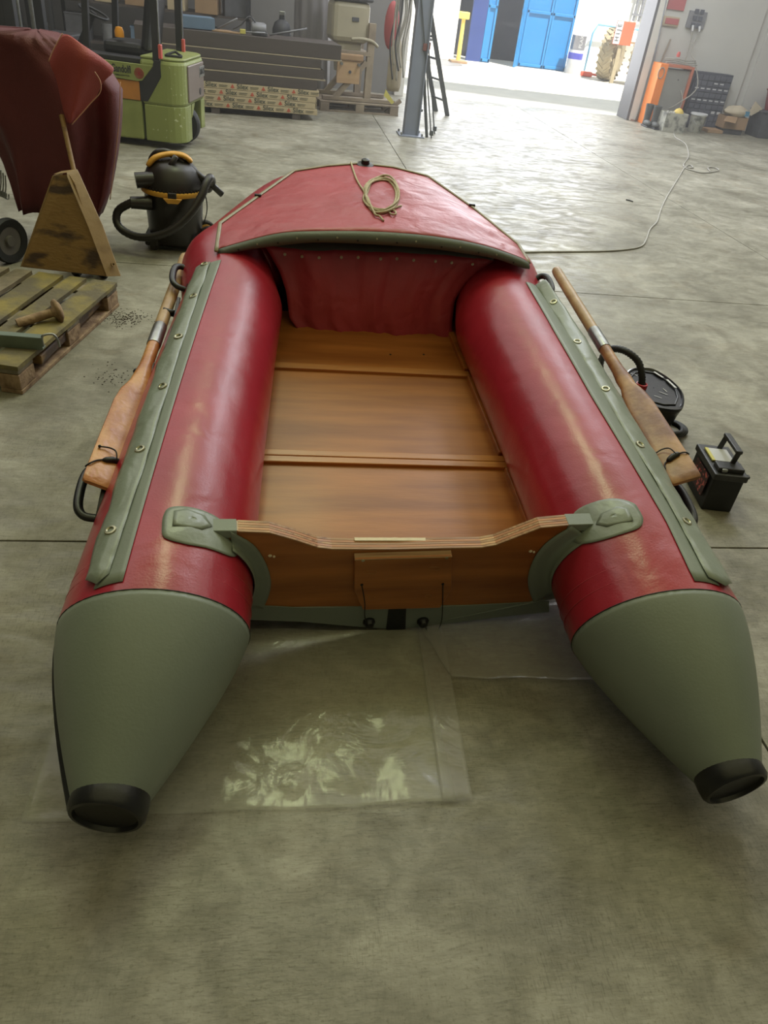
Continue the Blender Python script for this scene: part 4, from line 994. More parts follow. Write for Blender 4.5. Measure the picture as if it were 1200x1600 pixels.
MB().box((-.004, W * .52, .60), (.02, .60, .33)).build('rear_grille_plate', M['grey_plate'], bevel=.02, label='grey recessed plate in the counterweight', **kw)
MB().box((-.014, W * .76, .675), (.006, .20, .10)).build('name_plate', M['steel'], bevel=.01, **kw)
RB = Matrix.Rotation(-pi / 2, 4, 'Z') @ Matrix.Rotation(pi / 2, 4, 'X')
text_obj('CLARK', .075, fkM @ Matrix.Translation((-.019, W * .76, .675)) @ RB, M['fk_black'], fk, depth=.001, sx=.75)
MB().lathe([(.03, 0), (.034, .004), (.022, .006), (0, .006)], (-.014, W * .66, .50), (-1, 0, 0), 14).build('lock', M['fk_black'], smooth=True, **kw)
for y in (.45,):
    MB().lathe([(0, -.06), (.12, -.06), (.175, -.055), (.19, -.03), (.19, .03), (.175, .055), (.12, .06), (0, .06)], (.15, y, .19), (0, 1, 0), 28).build('rear_wheel', M['black_rub'], smooth=True, **kw)
    MB().lathe([(0, -.064), (.10, -.064), (.115, -.05)], (.16, y, .19), (0, 1, 0), 20).build('wheel_rim', M['grey_plate'], smooth=True, **kw)
# side body
MB().prism([V(.427, 0.003, .07), V(1.75, .003, .05), V(1.75, .003, .43), V(.427, .003, .43)], (0, W - .01, 0)).build('side_panel', M['lime'], bevel=.015, **kw)
MB().box((.56, .012, .515), (.25, .03, .17)).build('battery_flap', M['orange_w'], bevel=.004, **kw)
MB().box((1.09, W / 2, .55), (1.32, W - .05, .21)).build('inner_body', M['fk_black'], bevel=.01, **kw)
MB().prism([V(.28, -.012, .75), V(1.1, -.012, .75), V(1.1, -.012, .62), V(.45, -.012, .60), V(.40, -.012, .61)], (0, .03, 0)).build('name_board', M['lime'], bevel=.004, **kw)
RS = Matrix.Rotation(pi, 4, 'Z') @ Matrix.Rotation(pi / 2, 4, 'X')
text_obj('Gandolfi', .092, fkM @ Matrix.Translation((.60, -.0135, .69)) @ RS, M['fk_black'], fk, depth=.001, sx=.62, bold=.002)
text_obj('CARRELLI ELEVATORI', .016, fkM @ Matrix.Translation((.60, -.0135, .636)) @ RS, M['fk_black'], fk, depth=.001)
M['emblem'] = mat('red_emblem', srgb(150, 56, 50), .5, var=.1)
for k in range(4):
    r = .012 + .011 * k
    MB().tube([V(.425 + r * cos(a), -.0135, .672 + r * sin(a)) for a in [2 * pi * i / 20 for i in range(20)]], .0028, 4, closed=True).build('emblem_ring', M['emblem'], **kw)
for k in range(8):
    a = pi * k / 8; MB().bar(V(.425 - .046 * cos(a), -.0145, .672 - .046 * sin(a)), V(.425 + .046 * cos(a), -.0145, .672 + .046 * sin(a)), .003, .003, up=(0, 1, 0)).build('emblem_spoke', M['emblem'], **kw)
MB().prism([V(.21, -.006, .80), V(.27, -.006, .80), V(.30, -.006, .72), V(.43, -.006, .60), V(.43, -.006, .43), V(.36, -.006, .43), V(.21, -.006, .66)], (0, .04, 0)).build('guard_foot', M['fk_black'], bevel=.004, **kw)
# overhead guard posts, roof
for y in (.03, W - .08):
    MB().bar(V(.25, y, .78), V(.24, y, 2.05), .045, .075, up=(1, 0, 0)).build('guard_post', M['fk_black'], bevel=.004, **kw)
    MB().bar(V(.95, y, .70), V(.84, y, 2.05), .045, .06, up=(1, 0, 0)).build('guard_post', M['fk_black'], bevel=.004, **kw)
    MB().bar(V(.215, y - .024, .80), V(.205, y - .024, 2.0), .006, .010, up=(1, 0, 0)).build('edge_highlight_strip', M['steel'], **kw)
MB().box((.54, W / 2 - .02, 2.09), (.05, W - .05, .05)).build('roof_bar', M['fk_black'], **kw)
for y in (.03, .24, .46, .68, W - .08): MB().bar(V(.20, y, 2.06), V(.88, y, 2.06), .03, .04).build('roof_bar', M['fk_black'], **kw)
# seat, steering wheel, dash
MB().box((.66, W / 2, .84), (.40, .46, .12)).build('seat_cushion', M['fk_black'], bevel=.04, **kw)
MB().bar(V(.44, W / 2, .84), V(.36, W / 2, 1.32), .46, .09, up=(1, 0, 0)).build('seat_back', M['fk_black'], bevel=.04, **kw)
MB().tube([V(1.0 + .13 * cos(a), W / 2 + .14 * sin(a), 1.10 + .05 * cos(a)) for a in [2 * pi * i / 24 for i in range(24)]], .012, 8, closed=True).build('steering_wheel', M['fk_black'], smooth='all', **kw)
MB().cyl(V(1.0, W / 2, 1.10), V(1.2, W / 2, .75), .03, .04).build('steering_column', M['fk_black'], smooth=True, **kw)
MB().box((1.45, W / 2, .72), (.30, W - .1, .30)).build('dashboard', M['fk_black'], bevel=.02, **kw)
MB().box((.80, .13, .77), (.9, .20, .05)).build('hood_edge', M['fk_black'], bevel=.01, **kw)
M['lamp_r'] = mat('red_tail_lamp', srgb(196, 90, 84), .3, var=.05)
for y in (-.01, W - .12): MB().box((.20, y, .88), (.03, .05, .12)).build('tail_lamp', M['lamp_r'], bevel=.005, **kw)
M['amber'] = mat('amber_plastic', srgb(226, 150, 40), .35, var=.06)
MB().lathe([(.045, 0), (.045, .05), (.03, .085), (0, .09)], (.70, .30, .93), n=16).build('amber_beacon', M['amber'], smooth=True, **kw)
# mast
for y in (.14, W - .14):
    MB().box((1.70, y, 1.05), (.10, .08, 2.06)).build('mast_rail', M['fk_black'], bevel=.004, **kw)
    MB().box((1.80, y + .02, 1.05), (.08, .07, 2.04)).build('mast_rail', M['fk_black'], bevel=.004, **kw)
for y in (.30, .60): MB().cyl(V(1.70, y, .2), V(1.70, y, 2.0), .022, n=14).build('lift_cylinder', M['steel'], smooth=True, **kw)
M['cream_tag'] = mat('cream_label', srgb(170, 160, 112), .6, var=.05)
for z in (1.22, 1.36): MB().box((1.70, .098, z), (.07, .004, .10)).build('load_label', M['cream_tag'], **kw)
text_obj('80', .06, fkM @ Matrix.Translation((1.70, .094, 1.22)) @ RS @ Matrix.Rotation(pi / 2, 4, 'Z'), M['fk_black'], fk, depth=.001)
MB().lathe([(0, -.07), (.15, -.07), (.24, -.06), (.25, -.04), (.25, .04), (.24, .06), (.15, .07), (0, .07)], (1.45, .06, .25), (0, 1, 0), 28).build('front_wheel', M['black_rub'], smooth=True, **kw)
MB().lathe([(0, -.07), (.15, -.07), (.24, -.06), (.25, -.04), (.25, .04), (.24, .06), (.15, .07), (0, .07)], (1.45, W - .06, .25), (0, 1, 0), 28).build('front_wheel', M['black_rub'], smooth=True, **kw)
for y in (.25, W - .25): MB().box((2.35, y, .05), (.75, .10, .035)).build('fork_tine', M['fk_black'], bevel=.004, **kw)
MB().tube(smoothpath([V(.20, .18, .84), V(.14, .26, .865), V(.10, .24, .855), V(.05, .18, .84), V(.12, .14, .84), V(.20, .12, .84)], 5), .012, 8).build('loose_strap', M['cord'], smooth='all', **kw)
vb = plan_prism([(.0, 0), (1, 0), (1, 1)], 0, .01) if 0 else None

# ------------------------------------------------------------------ stacked board packs and dark profiles
M['pack'] = mat('printed_cream_pack', srgb(176, 160, 130), .6, var=.06, vs=3)
M['pack_end'] = mat('pale_pack_end', srgb(190, 176, 150), .6, var=.05, vs=4)
M['ink'] = mat('dark_green_print', srgb(48, 58, 50), .6, var=.03)
M['ink_r'] = mat('rust_red_print', srgb(176, 80, 58), .6, var=.03)
M['dkwood'] = mat('dark_brown_board', srgb(72, 64, 60), .55, var=.12, vs=3, bump=.1, bs=30, stretch=(.3, 4, 4))
M['dkedge'] = mat('pale_board_edge', srgb(150, 138, 118), .6, var=.08, vs=8)
PR = at(495, 190); PLf = at(341, 178); bx = (PR - PLf).normalized(); by = V(-bx.y, bx.x, 0)
pkM = Matrix(((bx.x, by.x, 0, PR.x), (bx.y, by.y, 0, PR.y), (0, 0, 1, 0), (0, 0, 0, 1)))
def pk(z0, z1, x0, x1, y0=0, y1=.62, nm='board_pack', m=None, label='', cat='board pack', group=None, bev=.004):
    o = thing(nm, label, cat, M=pkM @ Matrix.Translation(((x0 + x1) / 2, y0, z0)), group=group)
    MB().box((0, (y1 - y0) / 2, (z1 - z0) / 2), (x1 - x0, y1 - y0, z1 - z0 - .004)).build('sleeve', m or M['pack'], o, local=True, bevel=bev)
    return o
for i, xo in enumerate((-1.35, -.28)):
    MB(pkM).box((xo, .31, .035), (.11, .6, .07)).build('timber_bearer', M['dkwood'], None, label=('left' if i == 0 else 'right') + ' dark timber bearer under the stack of printed cream packs', cat='bearer')
order = ['bottom', 'second from bottom', 'third from bottom', 'top']
hP = .0745
for i in range(4):
    z0 = .072 + hP * i; xr_ = (.0, -.03, -.025, .012)[i]
    o = pk(z0, z0 + hP, -2.25, xr_, label=order[i] + ' printed cream board pack of the stack behind the forklift')
    xc = (xr_ - 2.25) / 2
    off = (-.10, -.24, -.20, -.02)[i]
    for k in range(5):
        x = xr_ - .20 + off * .6 - k * .40 - xc
        Mx = pkM @ Matrix.Translation((xc + x, -.0015, z0 + hP * .54)) @ Matrix.Rotation(pi / 2, 4, 'X')
        if x < -1.05: break
        text_obj('Silex', .078, Mx, M['ink'], o, depth=.0006, bold=.0012)
        MB().box((x + .155, -.002, hP * .58), (.11, .002, .006)).box((x + .15, -.002, hP * .36), (.10, .002, .004)).build('small_print', M['ink'], o, local=True, kind='stuff')
        MB().prism([V(x - .128, -.001, hP * .88), V(x - .156, -.001, hP * .28), V(x - .100, -.001, hP * .28)], (0, -.002, 0)).box((x - .128, -.002, hP * .22), (.006, .002, .012)).build('tree_emblem', M['ink_r'], o, local=True)
    MB().box((1.125 - 0 + (xr_ - xr_), .31, hP / 2), (.004, .60, hP - .012)).build('pack_end', M['pack_end'], o, local=True)
zs_ = .072 + hP * 4
lay = [(.115, -.02, 'dkwood'), (.022, .09, 'dkedge'), (.105, .07, 'dkwood'), (.018, .02, 'dkedge'), (.095, .01, 'dkwood'), (.02, .30, 'dkedge'), (.165, .28, 'dkwood')]
nm = ['lowest dark board bundle lying on the cream packs', 'thin pale-edged board on the lowest dark bundle', 'middle dark board bundle with a pale cut end', 'thin pale board under the third dark bundle', 'third dark board bundle from below', 'thin pale board under the topmost dark beam', 'topmost long dark beam of the stack, sticking out furthest']
for (h, xr_, m_), lb in zip(lay, nm):
    pk(zs_, zs_ + h, -2.3, xr_, nm='board_bundle', m=M[m_], label=lb, cat='board', bev=.003); zs_ += h
TOPZ = zs_
def PK(x, y, z): return (pkM @ V(x, y, z))
# things lying on the stack and hanging behind it
M['card'] = mat('brown_cardboard', srgb(150, 122, 92), .8, var=.08, vs=5)
M['bluebox'] = mat('dull_blue_box', srgb(88, 108, 128), .6, var=.08, vs=5)
M['dgrey'] = mat('dark_grey_bits', srgb(74, 74, 78), .6, var=.2, vs=12)
M['mgrey'] = mat('mid_grey_metal', srgb(128, 128, 132), .5, metal=.3, var=.15, vs=12)
M['cream'] = mat('cream_paint', srgb(176, 160, 130), .6, var=.06, vs=6)
c = PK(-1.55, .25, TOPZ)
MB(Matrix.Translation(c) @ Matrix.Rotation(.25, 4, 'Z')).box((0, 0, .07), (.42, .26, .13)).build('blue_carton', M['bluebox'], None, bevel=.006, label='dull blue carton lying on the dark board stack beside the forklift post', cat='carton')
MB(Matrix.Translation(PK(-1.18, .2, TOPZ))).box((0, 0, .008), (.34, .22, .014)).build('cardboard_flap', M['card'], None, label='bent cardboard sheet lying right of the blue carton', cat='cardboard')
mt = thing('small_motor', 'grey small motor unit lying on the dark board stack', 'motor', tuple(PK(-.80, .2, TOPZ)))
MB().lathe([(0, 0), (.06, 0), (.07, .02), (.07, .15), (.055, .18), (0, .18)], PK(-.86, .2, TOPZ + .075), (1, .1, 0), 18).build('body', M['mgrey'], mt, smooth=True)
MB().box(PK(-.76, .2, TOPZ + .02), (.2, .12, .035)).build('foot', M['dgrey'], mt, bevel=.005)
MB().box(PK(-.98, .14, TOPZ + .03), (.07, .05, .05)).build('yellow_block', M['yellow_tag'], mt, bevel=.005)
MB().tube(smoothpath([PK(-.8, .2, TOPZ + .12), PK(-.9, .1, TOPZ + .2), PK(-1.0, .15, TOPZ + .1), PK(-1.1, .2, TOPZ + .04)], 5), .009, 6).build('lead', M['dgrey'], mt, smooth='all')
for i, (a, b) in enumerate((((-1.30, .3, .0), (-1.05, .12, .15)), ((-1.12, .25, .0), (-.70, .1, .03)), ((-.62, .3, .0), (-.15, .2, .12)))):
    MB().tube([PK(a[0], a[1], TOPZ + .012 + a[2]), PK(b[0], b[1], TOPZ + .012 + b[2])], .011, 8).build('metal_rod', M['mgrey'], None, smooth='all', label=('short rod propped up beside the blue carton', 'flat rod lying in front of the small grey motor', 'slanted rod pointing at the black gas bottle')[i], cat='rod')
gb = thing('black_canister', 'small black canister with a valve standing behind the dark beam', 'canister', (.05, 12.35, 0))
gx = atY(440, 60, 12.3)
gb.location = (gx.x, 12.3, 0); reg(gb, Matrix.Translation((gx.x, 12.3, 0)))
MB().lathe([(0, 0), (.12, 0), (.13, .02), (.13, .95), (.10, 1.03), (.04, 1.07), (.035, 1.12), (0, 1.12)], (gx.x, 12.3, 0), n=22).build('bottle', M['fk_black'], gb, smooth=True)
MB().box((gx.x, 12.28, 1.14), (.08, .05, .05)).build('valve', M['steel'], gb, bevel=.006)
# shelving rack on the dark wall behind forklift and stack
rk = thing('storage_rack', 'dark steel storage rack against the back wall behind the forklift', 'rack', (-2.6, 13.8, 0))
for x in (-4.6, -3.2, -1.8, -.4):
    for y in (13.4, 14.2): MB().box((x, y, 1.3), (.05, .05, 2.6)).build('upright', M['fk_black'], rk)
for z in (.45, .95, 1.45, 2.0):
    MB().box((-2.5, 13.8, z), (4.3, .85, .03)).build('shelf', M['dkwood'], rk)
random.seed(11)
clut = [('cardboard_box', 'card', 'brown cardboard box'), ('tool_case', 'dgrey', 'dark grey tool case'), ('paint_tin', 'mgrey', 'grey metal tin'), ('plastic_crate', 'bluebox', 'dull blue crate'), ('carton', 'cream', 'cream carton')]
bays = ['left bay', 'middle bay', 'right bay']; lv = ['lowest shelf', 'second shelf', 'third shelf', 'top shelf']
for zi, z in enumerate((.465, .965, 1.465, 2.015)):
    for bi, x0 in enumerate((-4.45, -3.05, -1.65)):
        for q in range(3):
            kname, km, kl = clut[(zi * 2 + bi + q) % 5]; x = x0 + .12 + q * .42 + random.uniform(-.03, .03); w_, h_, d_ = random.uniform(.24, .34), random.uniform(.14, .32), random.uniform(.25, .4)
            o = thing(kname, '%s, %s on the %s, %s of the dark rack' % (kl, ('leftmost', 'middle', 'rightmost')[q], lv[zi], bays[bi]), 'box' if kname != 'paint_tin' else 'tin', (x + .1, 13.55, z), random.uniform(-.2, .2))
            if kname == 'paint_tin':
                MB().lathe([(0, 0), (.11, 0), (.11, h_), (.104, h_ - .008), (0, h_ - .008)], n=20).build('can', M[km], o, smooth=True, local=True); MB().tube(smoothpath([V(-.11, 0, h_ * .8), V(-.09, -.08, h_ * .5), V(.09, -.08, h_ * .5), V(.11, 0, h_ * .8)], 4), .004, 5).build('bail', M['steel'], o, local=True)
            else:
                MB().box((0, 0, h_ / 2), (w_, d_, h_)).build('body', M[km], o, local=True, bevel=.006); MB().box((0, 0, h_ + .004), (w_ + .012, d_ + .012, .016)).build('lid', M[km], o, local=True, bevel=.003)
M['brush'] = mat('white_bristle', srgb(170, 166, 158), .8, var=.1)
# grey plastic-wrapped item
M['wrap'] = mat('grey_dust_sheet', srgb(112, 108, 108), .45, var=.10, vs=4, bump=.2, bs=12, stretch=(4, 4, .6))
ring = []
lv_ = [(0, 510, 530), (-60, 470, 520), (40, 462, 528), (90, 456, 522)]
a0, a1 = atY(460, 40, 12.9), atY(520, 40, 12.9); cx_ = (a0.x + a1.x) / 2; rx_ = (a1.x - a0.x) / 2
rings = []
for z, k in ((0, 1.05), (.4, 1.02), (.8, 1.0), (1.2, .98), (1.55, .92), (1.75, .75), (1.82, .4), (1.84, .05)):
    rings.append([V(cx_ + rx_ * k * cos(q) * (1 + .06 * sin(9 * q + z * 2)), 13.3 + .28 * k * sin(q) * (1 + .08 * sin(11 * q + z)), z) for q in [2 * pi * i / 60 for i in range(60)]])
MB().add([v for r in rings for v in r], [(i * 60 + j, i * 60 + (j + 1) % 60, (i + 1) * 60 + (j + 1) % 60, (i + 1) * 60 + j) for i in range(7) for j in range(60)]).build('covered_machine', M['wrap'], None, smooth='all', label='tall machine under a pleated grey dust sheet behind the dark beam', cat='machine')

# engine on a wooden stand, on a pallet -------------------------------------
M['tan'] = mat('dusty_tan_casing', srgb(158, 150, 128), .55, var=.08, vs=4)
M['plyb'] = mat('pale_plywood', srgb(170, 138, 104), .6, vs=4, col2=srgb(186, 156, 120), stretch=(.5, 4, 4))
M['oldwood'] = mat('old_timber', srgb(120, 108, 94), .8, vs=5, bump=.3, bs=30, col2=srgb(150, 136, 116))
q0, q1 = at(500, 173), at(622, 182)
ex = (q1 - q0).normalized(); ey = V(-ex.y, ex.x, 0)
eM = Matrix(((ex.x, ey.x, 0, q0.x), (ex.y, ey.y, 0, q0.y), (0, 0, 1, 0), (0, 0, 0, 1)))
ep = thing('pallet', 'brown wooden pallet under the tan engine beside the steel column', 'pallet', M=eM)
LE_ = (q1 - q0).length
for i in range(6): MB().box((LE_ / 2, .065 + i * .145, .125), (LE_, .11, .022)).build('deck_board', M['oldwood'], ep, local=True, bevel=.003)
for x in (.07, LE_ / 2, LE_ - .07):
    for y in (.05, .43, .78): MB().box((x, y, .066), (.13, .10, .09)).build('block', M['oldwood'], ep, local=True, bevel=.003)
for y in (.05, .43, .78): MB().box((LE_ / 2, y, .011), (LE_, .10, .02)).build('bottom_board', M['oldwood'], ep, local=True)
est = thing('engine_stand', 'timber stand with diagonal brace on the brown pallet', 'stand', M=eM @ Matrix.Translation((0, 0, .137)))
k2 = dict(parent=est, local=True)
xp = (eM.inverted() @ atY(580, 100, q0.y + .15)).x
for y in (.12, .70):
    MB().box((xp, y, .50), (.10, .07, 1.0)).build('post', M['oldwood'], bevel=.003, **k2)
    MB().bar(V(xp - .50, y, .03), V(xp - .05, y, .52), .07, .07, up=(0, 1, 0)).build('brace', M['oldwood'], bevel=.003, **k2)
    MB().box((LE_ / 2, y, .03), (LE_ - .1, .08, .05)).build('sill', M['oldwood'], bevel=.003, **k2)
MB().box((xp - .25, .41, .62), (.5, .66, .05)).build('cross_beam', M['oldwood'], bevel=.003, **k2)
eng = thing('outboard_engine', 'dusty tan engine with lower leg hung on the timber stand', 'engine', M=eM @ Matrix.Translation((xp - .3, .35, .5)))
k3 = dict(parent=eng, local=True)
MB().box((0, 0, .62), (.55, .42, .50)).build('cowling', M['tan'], bevel=.07, **k3)
MB().box((.0, -.01, .90), (.60, .46, .06)).build('cowling_lid', M['dgrey'], bevel=.03, label='dark grey lid strip', **k3)
MB().prism([V(-.18, -.15, .38), V(.20, -.15, .38), V(.12, -.15, -.02), V(-.14, -.15, -.02)], (0, .3, 0)).build('midsection', M['tan'], bevel=.03, **k3)
MB().box((-.02, -.26, .02), (.34, .05, .30)).build('mounting_board', M['plyb'], bevel=.004, **k3)
MB().lathe([(.02, 0), (.022, .01), (0, .012)], (-.0, -.285, .02), (0, -1, 0), 12).build('bolt_head', M['dgrey'], **k3)
MB().box((-.02, -.27, .20), (.42, .07, .09)).build('clamp_bracket', M['card'], bevel=.02, **k3)
MB().tube(smoothpath([V(.0, -.25, .42), V(.14, -.29, .44), V(.30, -.27, .42), V(.40, -.24, .36)], 5), .022, 8).build('tiller_arm', M['tan'], smooth='all', **k3)
for x in (-.14, .12): MB().cyl(V(x, -.28, .12), V(x, -.34, .12), .02, n=12).build('clamp_screw', M['steel'], smooth=True, **k3)
MB().box((.05, -.215, .66), (.10, .012, .05)).build('cowl_badge', M['dgrey'], bevel=.003, **k3)
# long plastic cables and sacks hung left of the column
ck = thing('hose_bundle', 'bundle of pale straps and hoses hanging beside the steel column', 'hoses', tuple(V(1.75, 11.6, .5)))
random.seed(21)
for i in range(9):
    px = 612 + i * 2.6 + random.uniform(-1, 1); y = 11.5 + random.uniform(-.1, .1)
    P = [atY(px + 12 + random.uniform(-4, 4), -30, y), atY(px + 8 + random.uniform(-5, 5), 20, y), atY(px + random.uniform(-3, 3), 70, y), atY(px + random.uniform(-3, 3), 115 + random.uniform(-15, 15), y)]
    MB().tube(smoothpath(P, 5), .011, 6).build('strap', M['brush'] if i % 3 else M['dgrey'], ck, smooth='all')
MB().bar(atY(608, -30, 11.62), atY(650, -30, 11.45), .03, .03).build('hanging_bar', M['dgrey'], ck)
sc_ = atY(618, 102, 11.7)
M['sack'] = mat('cream_sack', srgb(176, 164, 142), .8, var=.07, vs=8, bump=.3, bs=20)
MB().lathe([(0, 0), (.08, .01), (.10, .08), (.10, .35), (.09, .50), (.05, .60), (.03, .64), (0, .64)], (sc_.x, 11.72, sc_.z - .32), n=18).build('white_sack', M['sack'], None, smooth='all', label='narrow cream sack hanging between engine stand and column', cat='sack')
rb_ = atY(612, 40, 11.85)
M['redbag'] = mat('faded_red_fabric', srgb(168, 84, 84), .8, var=.08, vs=6)
MB().ball(rb_, (.10, .07, .28), 14, 10).build('red_bag', M['redbag'], None, smooth='all', label='faded red bag hanging above the cream sack', cat='bag')
yb = at(606, 172); 
MB().prism([atY(603, 140, 12.2), atY(616, 160, 12.2), atY(612, 163, 12.2), atY(600, 150, 12.2)], (0, .04, 0)).build('yellow_shovel_blade', M['yellow_tag'], None, label='small yellow scoop resting at the right end of the brown pallet', cat='scoop')
vc = at(612, 180)
MB().bar(vc + V(-.1, .02, .02), vc + V(.12, .06, .20), .06, .05).build('timber_offcut', M['oldwood'], None, label='timber offcut leaning against the right end of the brown pallet', cat='timber')

# ------------------------------------------------------------------ steel column, ladders, clamps
M['col'] = mat('blue_grey_column_paint', srgb(128, 134, 148), .5, var=.06, vs=4)
cb = at(648, 214)
col_ = thing('steel_column', 'blue-grey steel roof column with bolted base plate', 'column', (cb.x - .03, cb.y + .1, 0))
c0 = V(cb.x - .05, cb.y + .1, 0)
MB().box(c0 + V(-.09, 0, ZC / 2), (.014, .20, ZC)).build('flange', M['col'], col_); MB().box(c0 + V(.09, 0, ZC / 2), (.014, .20, ZC)).build('flange', M['col'], col_)
MB().box(c0 + V(0, -.06, ZC / 2), (.18, .012, ZC)).build('web', M['col'], col_)
MB().box(c0 + V(0, 0, .008), (.34, .34, .016)).build('base_plate', M['col'], col_, bevel=.002)
for sx in (-1, 1):
    for sy in (-1, 1): MB().cyl(c0 + V(sx * .14, sy * .13, .016), c0 + V(sx * .14, sy * .13, .05), .014, n=6).build('anchor_bolt', M['steel'], col_)
M['alu'] = mat('dull_ladder_metal', srgb(92, 96, 98), .45, metal=.5, var=.1, vs=6)
l1, l2 = at(699, 181), at(689, 172)
ld = thing('ladder', 'grey metal ladder leaning beside the bright doorway', 'ladder', ((l1.x + l2.x) / 2, (l1.y + l2.y) / 2, 0))
t1 = atY(664, -30, 12.3); dT = (t1 - l1); dT = dT * (3.2 / dT.z)
l2b = l1 + V(-.12, .38, 0)
MB().bar(l1, l1 + dT, .03, .07, up=(1, 0, 0)).build('rail', M['alu'], ld, bevel=.003); MB().bar(l2b, l2b + dT, .03, .07, up=(1, 0, 0)).build('rail', M['alu'], ld, bevel=.003)
for i in range(11):
    f = (.22 + .28 * i) / 3.2; MB().cyl(l1 + dT * f, l2b + dT * f, .016, n=8).build('rung', M['alu'], ld, smooth=True)
s1_ = at(661, 214) + V(.05, 0, 0); s2_ = at(642, 186) + V(.05, 0, 0); s3_ = at(655, 172)
st_ = thing('steel_trestle', 'dark steel trestle leg frame standing right behind the column', 'trestle', tuple(s1_))
MB().bar(s1_, atY(656, -30, s1_.y), .035, .035, up=(0, 1, 0)).build('leg', M['alu'], st_)
MB().bar(s2_, atY(655, -30, s2_.y + .0), .035, .035, up=(0, 1, 0)).build('leg', M['alu'], st_)
MB().bar(atY(642, 152, s2_.y), atY(659, 173, s1_.y), .03, .03).build('brace', M['alu'], st_)
MB().bar(atY(657, 60, s1_.y), atY(674, 62, s1_.y + .3), .03, .03).build('top_arm', M['alu'], st_)
for i, (a, b, lb) in enumerate((((674, 216), (660, 20), 'long thin bar clamp nearer the column, standing upright'), ((679, 209), (666, 20), 'long thin bar clamp nearer the ladder, standing upright'))):
    p = at(*a); t_ = atY(b[0], b[1], p.y)
    t_ = p + (t_ - p) * 1.2
    o = thing('bar_clamp', lb, 'clamp', tuple(p))
    MB().bar(p, t_, .014, .022, up=(0, 1, 0)).build('bar', M['alu'], o)
    MB().box(lerp(p, t_, .02) + V(.0, 0, .03), (.05, .04, .06)).build('foot_jaw', M['alu'], o, bevel=.004); MB().box(lerp(p, t_, .62), (.05, .04, .08)).build('slide_jaw', mat('rusty_jaw', srgb(112, 70, 62), .6), o, bevel=.004)

# ------------------------------------------------------------------ right-hand wall
YW = YB - .05
M['orange'] = mat('orange_steel', srgb(232, 128, 44), .5, var=.05, vs=5)
M['orange_d'] = mat('faded_orange_steel', srgb(176, 102, 74), .6, var=.05, vs=5)
oc = thing('orange_cabinet', 'narrow steel cabinet with a bright orange side post and grey door', 'cabinet', (7.0, YW - .2, 0))
a = atY(1026, 98, YW - .40); b = atY(1083, 104, YW - .40)
x0, x1, zt = a.x + .06, b.x + .02, a.z
MB().box((x0 + .085, YW - .28, zt / 2), (.15, .34, zt)).build('side_post', M['orange'], oc, bevel=.006, label='bright orange side post')
MB().box((x1 - .02, YW - .28, zt / 2), (.045, .34, zt)).build('side_post', M['orange_d'], oc, bevel=.006)
MB().box(((x0 + x1) / 2 + .05, YW - .28, zt - .02), (x1 - x0 - .2, .34, .04)).build('top_rail', M['orange_d'], oc, bevel=.004)
MB().box(((x0 + .16 + x1 - .04) / 2, YW - .26, zt / 2 - .03), (x1 - x0 - .2, .28, zt - .08)).build('door', mat('grey_cabinet_door', srgb(132, 130, 124), .6, var=.05), oc, bevel=.004)
MB().lathe([(.012, 0), (.012, .012), (0, .014)], ((x0 + x1) / 2 + .06, YW - .485, zt * .78), (0, -1, 0), 10).build('knob', M['dgrey'], oc)
M['redplug'] = M['lamp_r']
for k in range(3):
    P = [V(x0 + .10 + .2 * i + random.uniform(-.03, .03), YW - .38 + .06 * sin(i * 2 + k), zt + .02 + .03 * k + .012 * (i % 2)) for i in range(4)]
    MB().tube(smoothpath(P, 5), .009, 6).build('cable_on_cabinet', M['white_cable'], None, smooth='all', label=('lowest', 'middle', 'topmost')[k] + ' pale cable lying across the top of the orange cabinet', cat='cable')
MB().lathe([(0, 0), (.03, 0), (.035, .04), (.02, .08), (0, .08)], (x0 + .32, YW - .36, zt + .12), n=12).build('red_plug', M['redplug'], None, smooth=True, label='red plug on the cables above the orange cabinet', cat='plug')
MB().tube([V(x0 + .05 + .055 * cos(q), YW - .46, zt - .14 + .085 * sin(q)) for q in [2 * pi * i / 20 for i in range(20)]], .008, 6, closed=True).build('cable_ring', M['white_cable'], None, smooth='all', label='ring of pale cable hanging on the orange side post', cat='cable')
# drawer organiser
M['org'] = mat('dark_blue_organiser', srgb(62, 64, 74), .5, var=.06, vs=6); M['org2'] = mat('dark_drawer_front', srgb(78, 80, 90), .4, var=.1, vs=9)
a = atY(1092, 112, YW - .3); b = atY(1150, 120, YW - .3)
oz0 = atY(1085, 178, YW - .3).z; ow = b.x - a.x; ohz = a.z
og = thing('drawer_organiser', 'dark drawer organiser with rows of small bins against the wall', 'organiser', ((a.x + b.x) / 2, YW - .18, 0))
MB().box(((a.x + b.x) / 2, YW - .12, ohz / 2), (ow, .20, ohz)).build('case', M['org'], og, bevel=.004)
nr = 9
for r in range(nr):
    zc_ = ohz - .03 - (r + .5) * (ohz - .08) / nr; nc = 6
    for q in range(nc):
        xc = a.x + .02 + (q + .5) * (ow - .04) / nc
        dr_ = MB().box((xc, YW - .235, zc_), ((ow - .04) / nc - .008, .035, (ohz - .08) / nr - .012)).build('drawer', M['org2'], og, bevel=.003)
        if r in (2, 4) or (r == 1 and q in (3, 4)) or (r == 6 and q > 3): MB().box((xc, YW - .2535, zc_ + .01), ((ow - .04) / nc * .6, .002, .018 if r < 6 else .04)).build('label_card', M['scribble'], dr_)
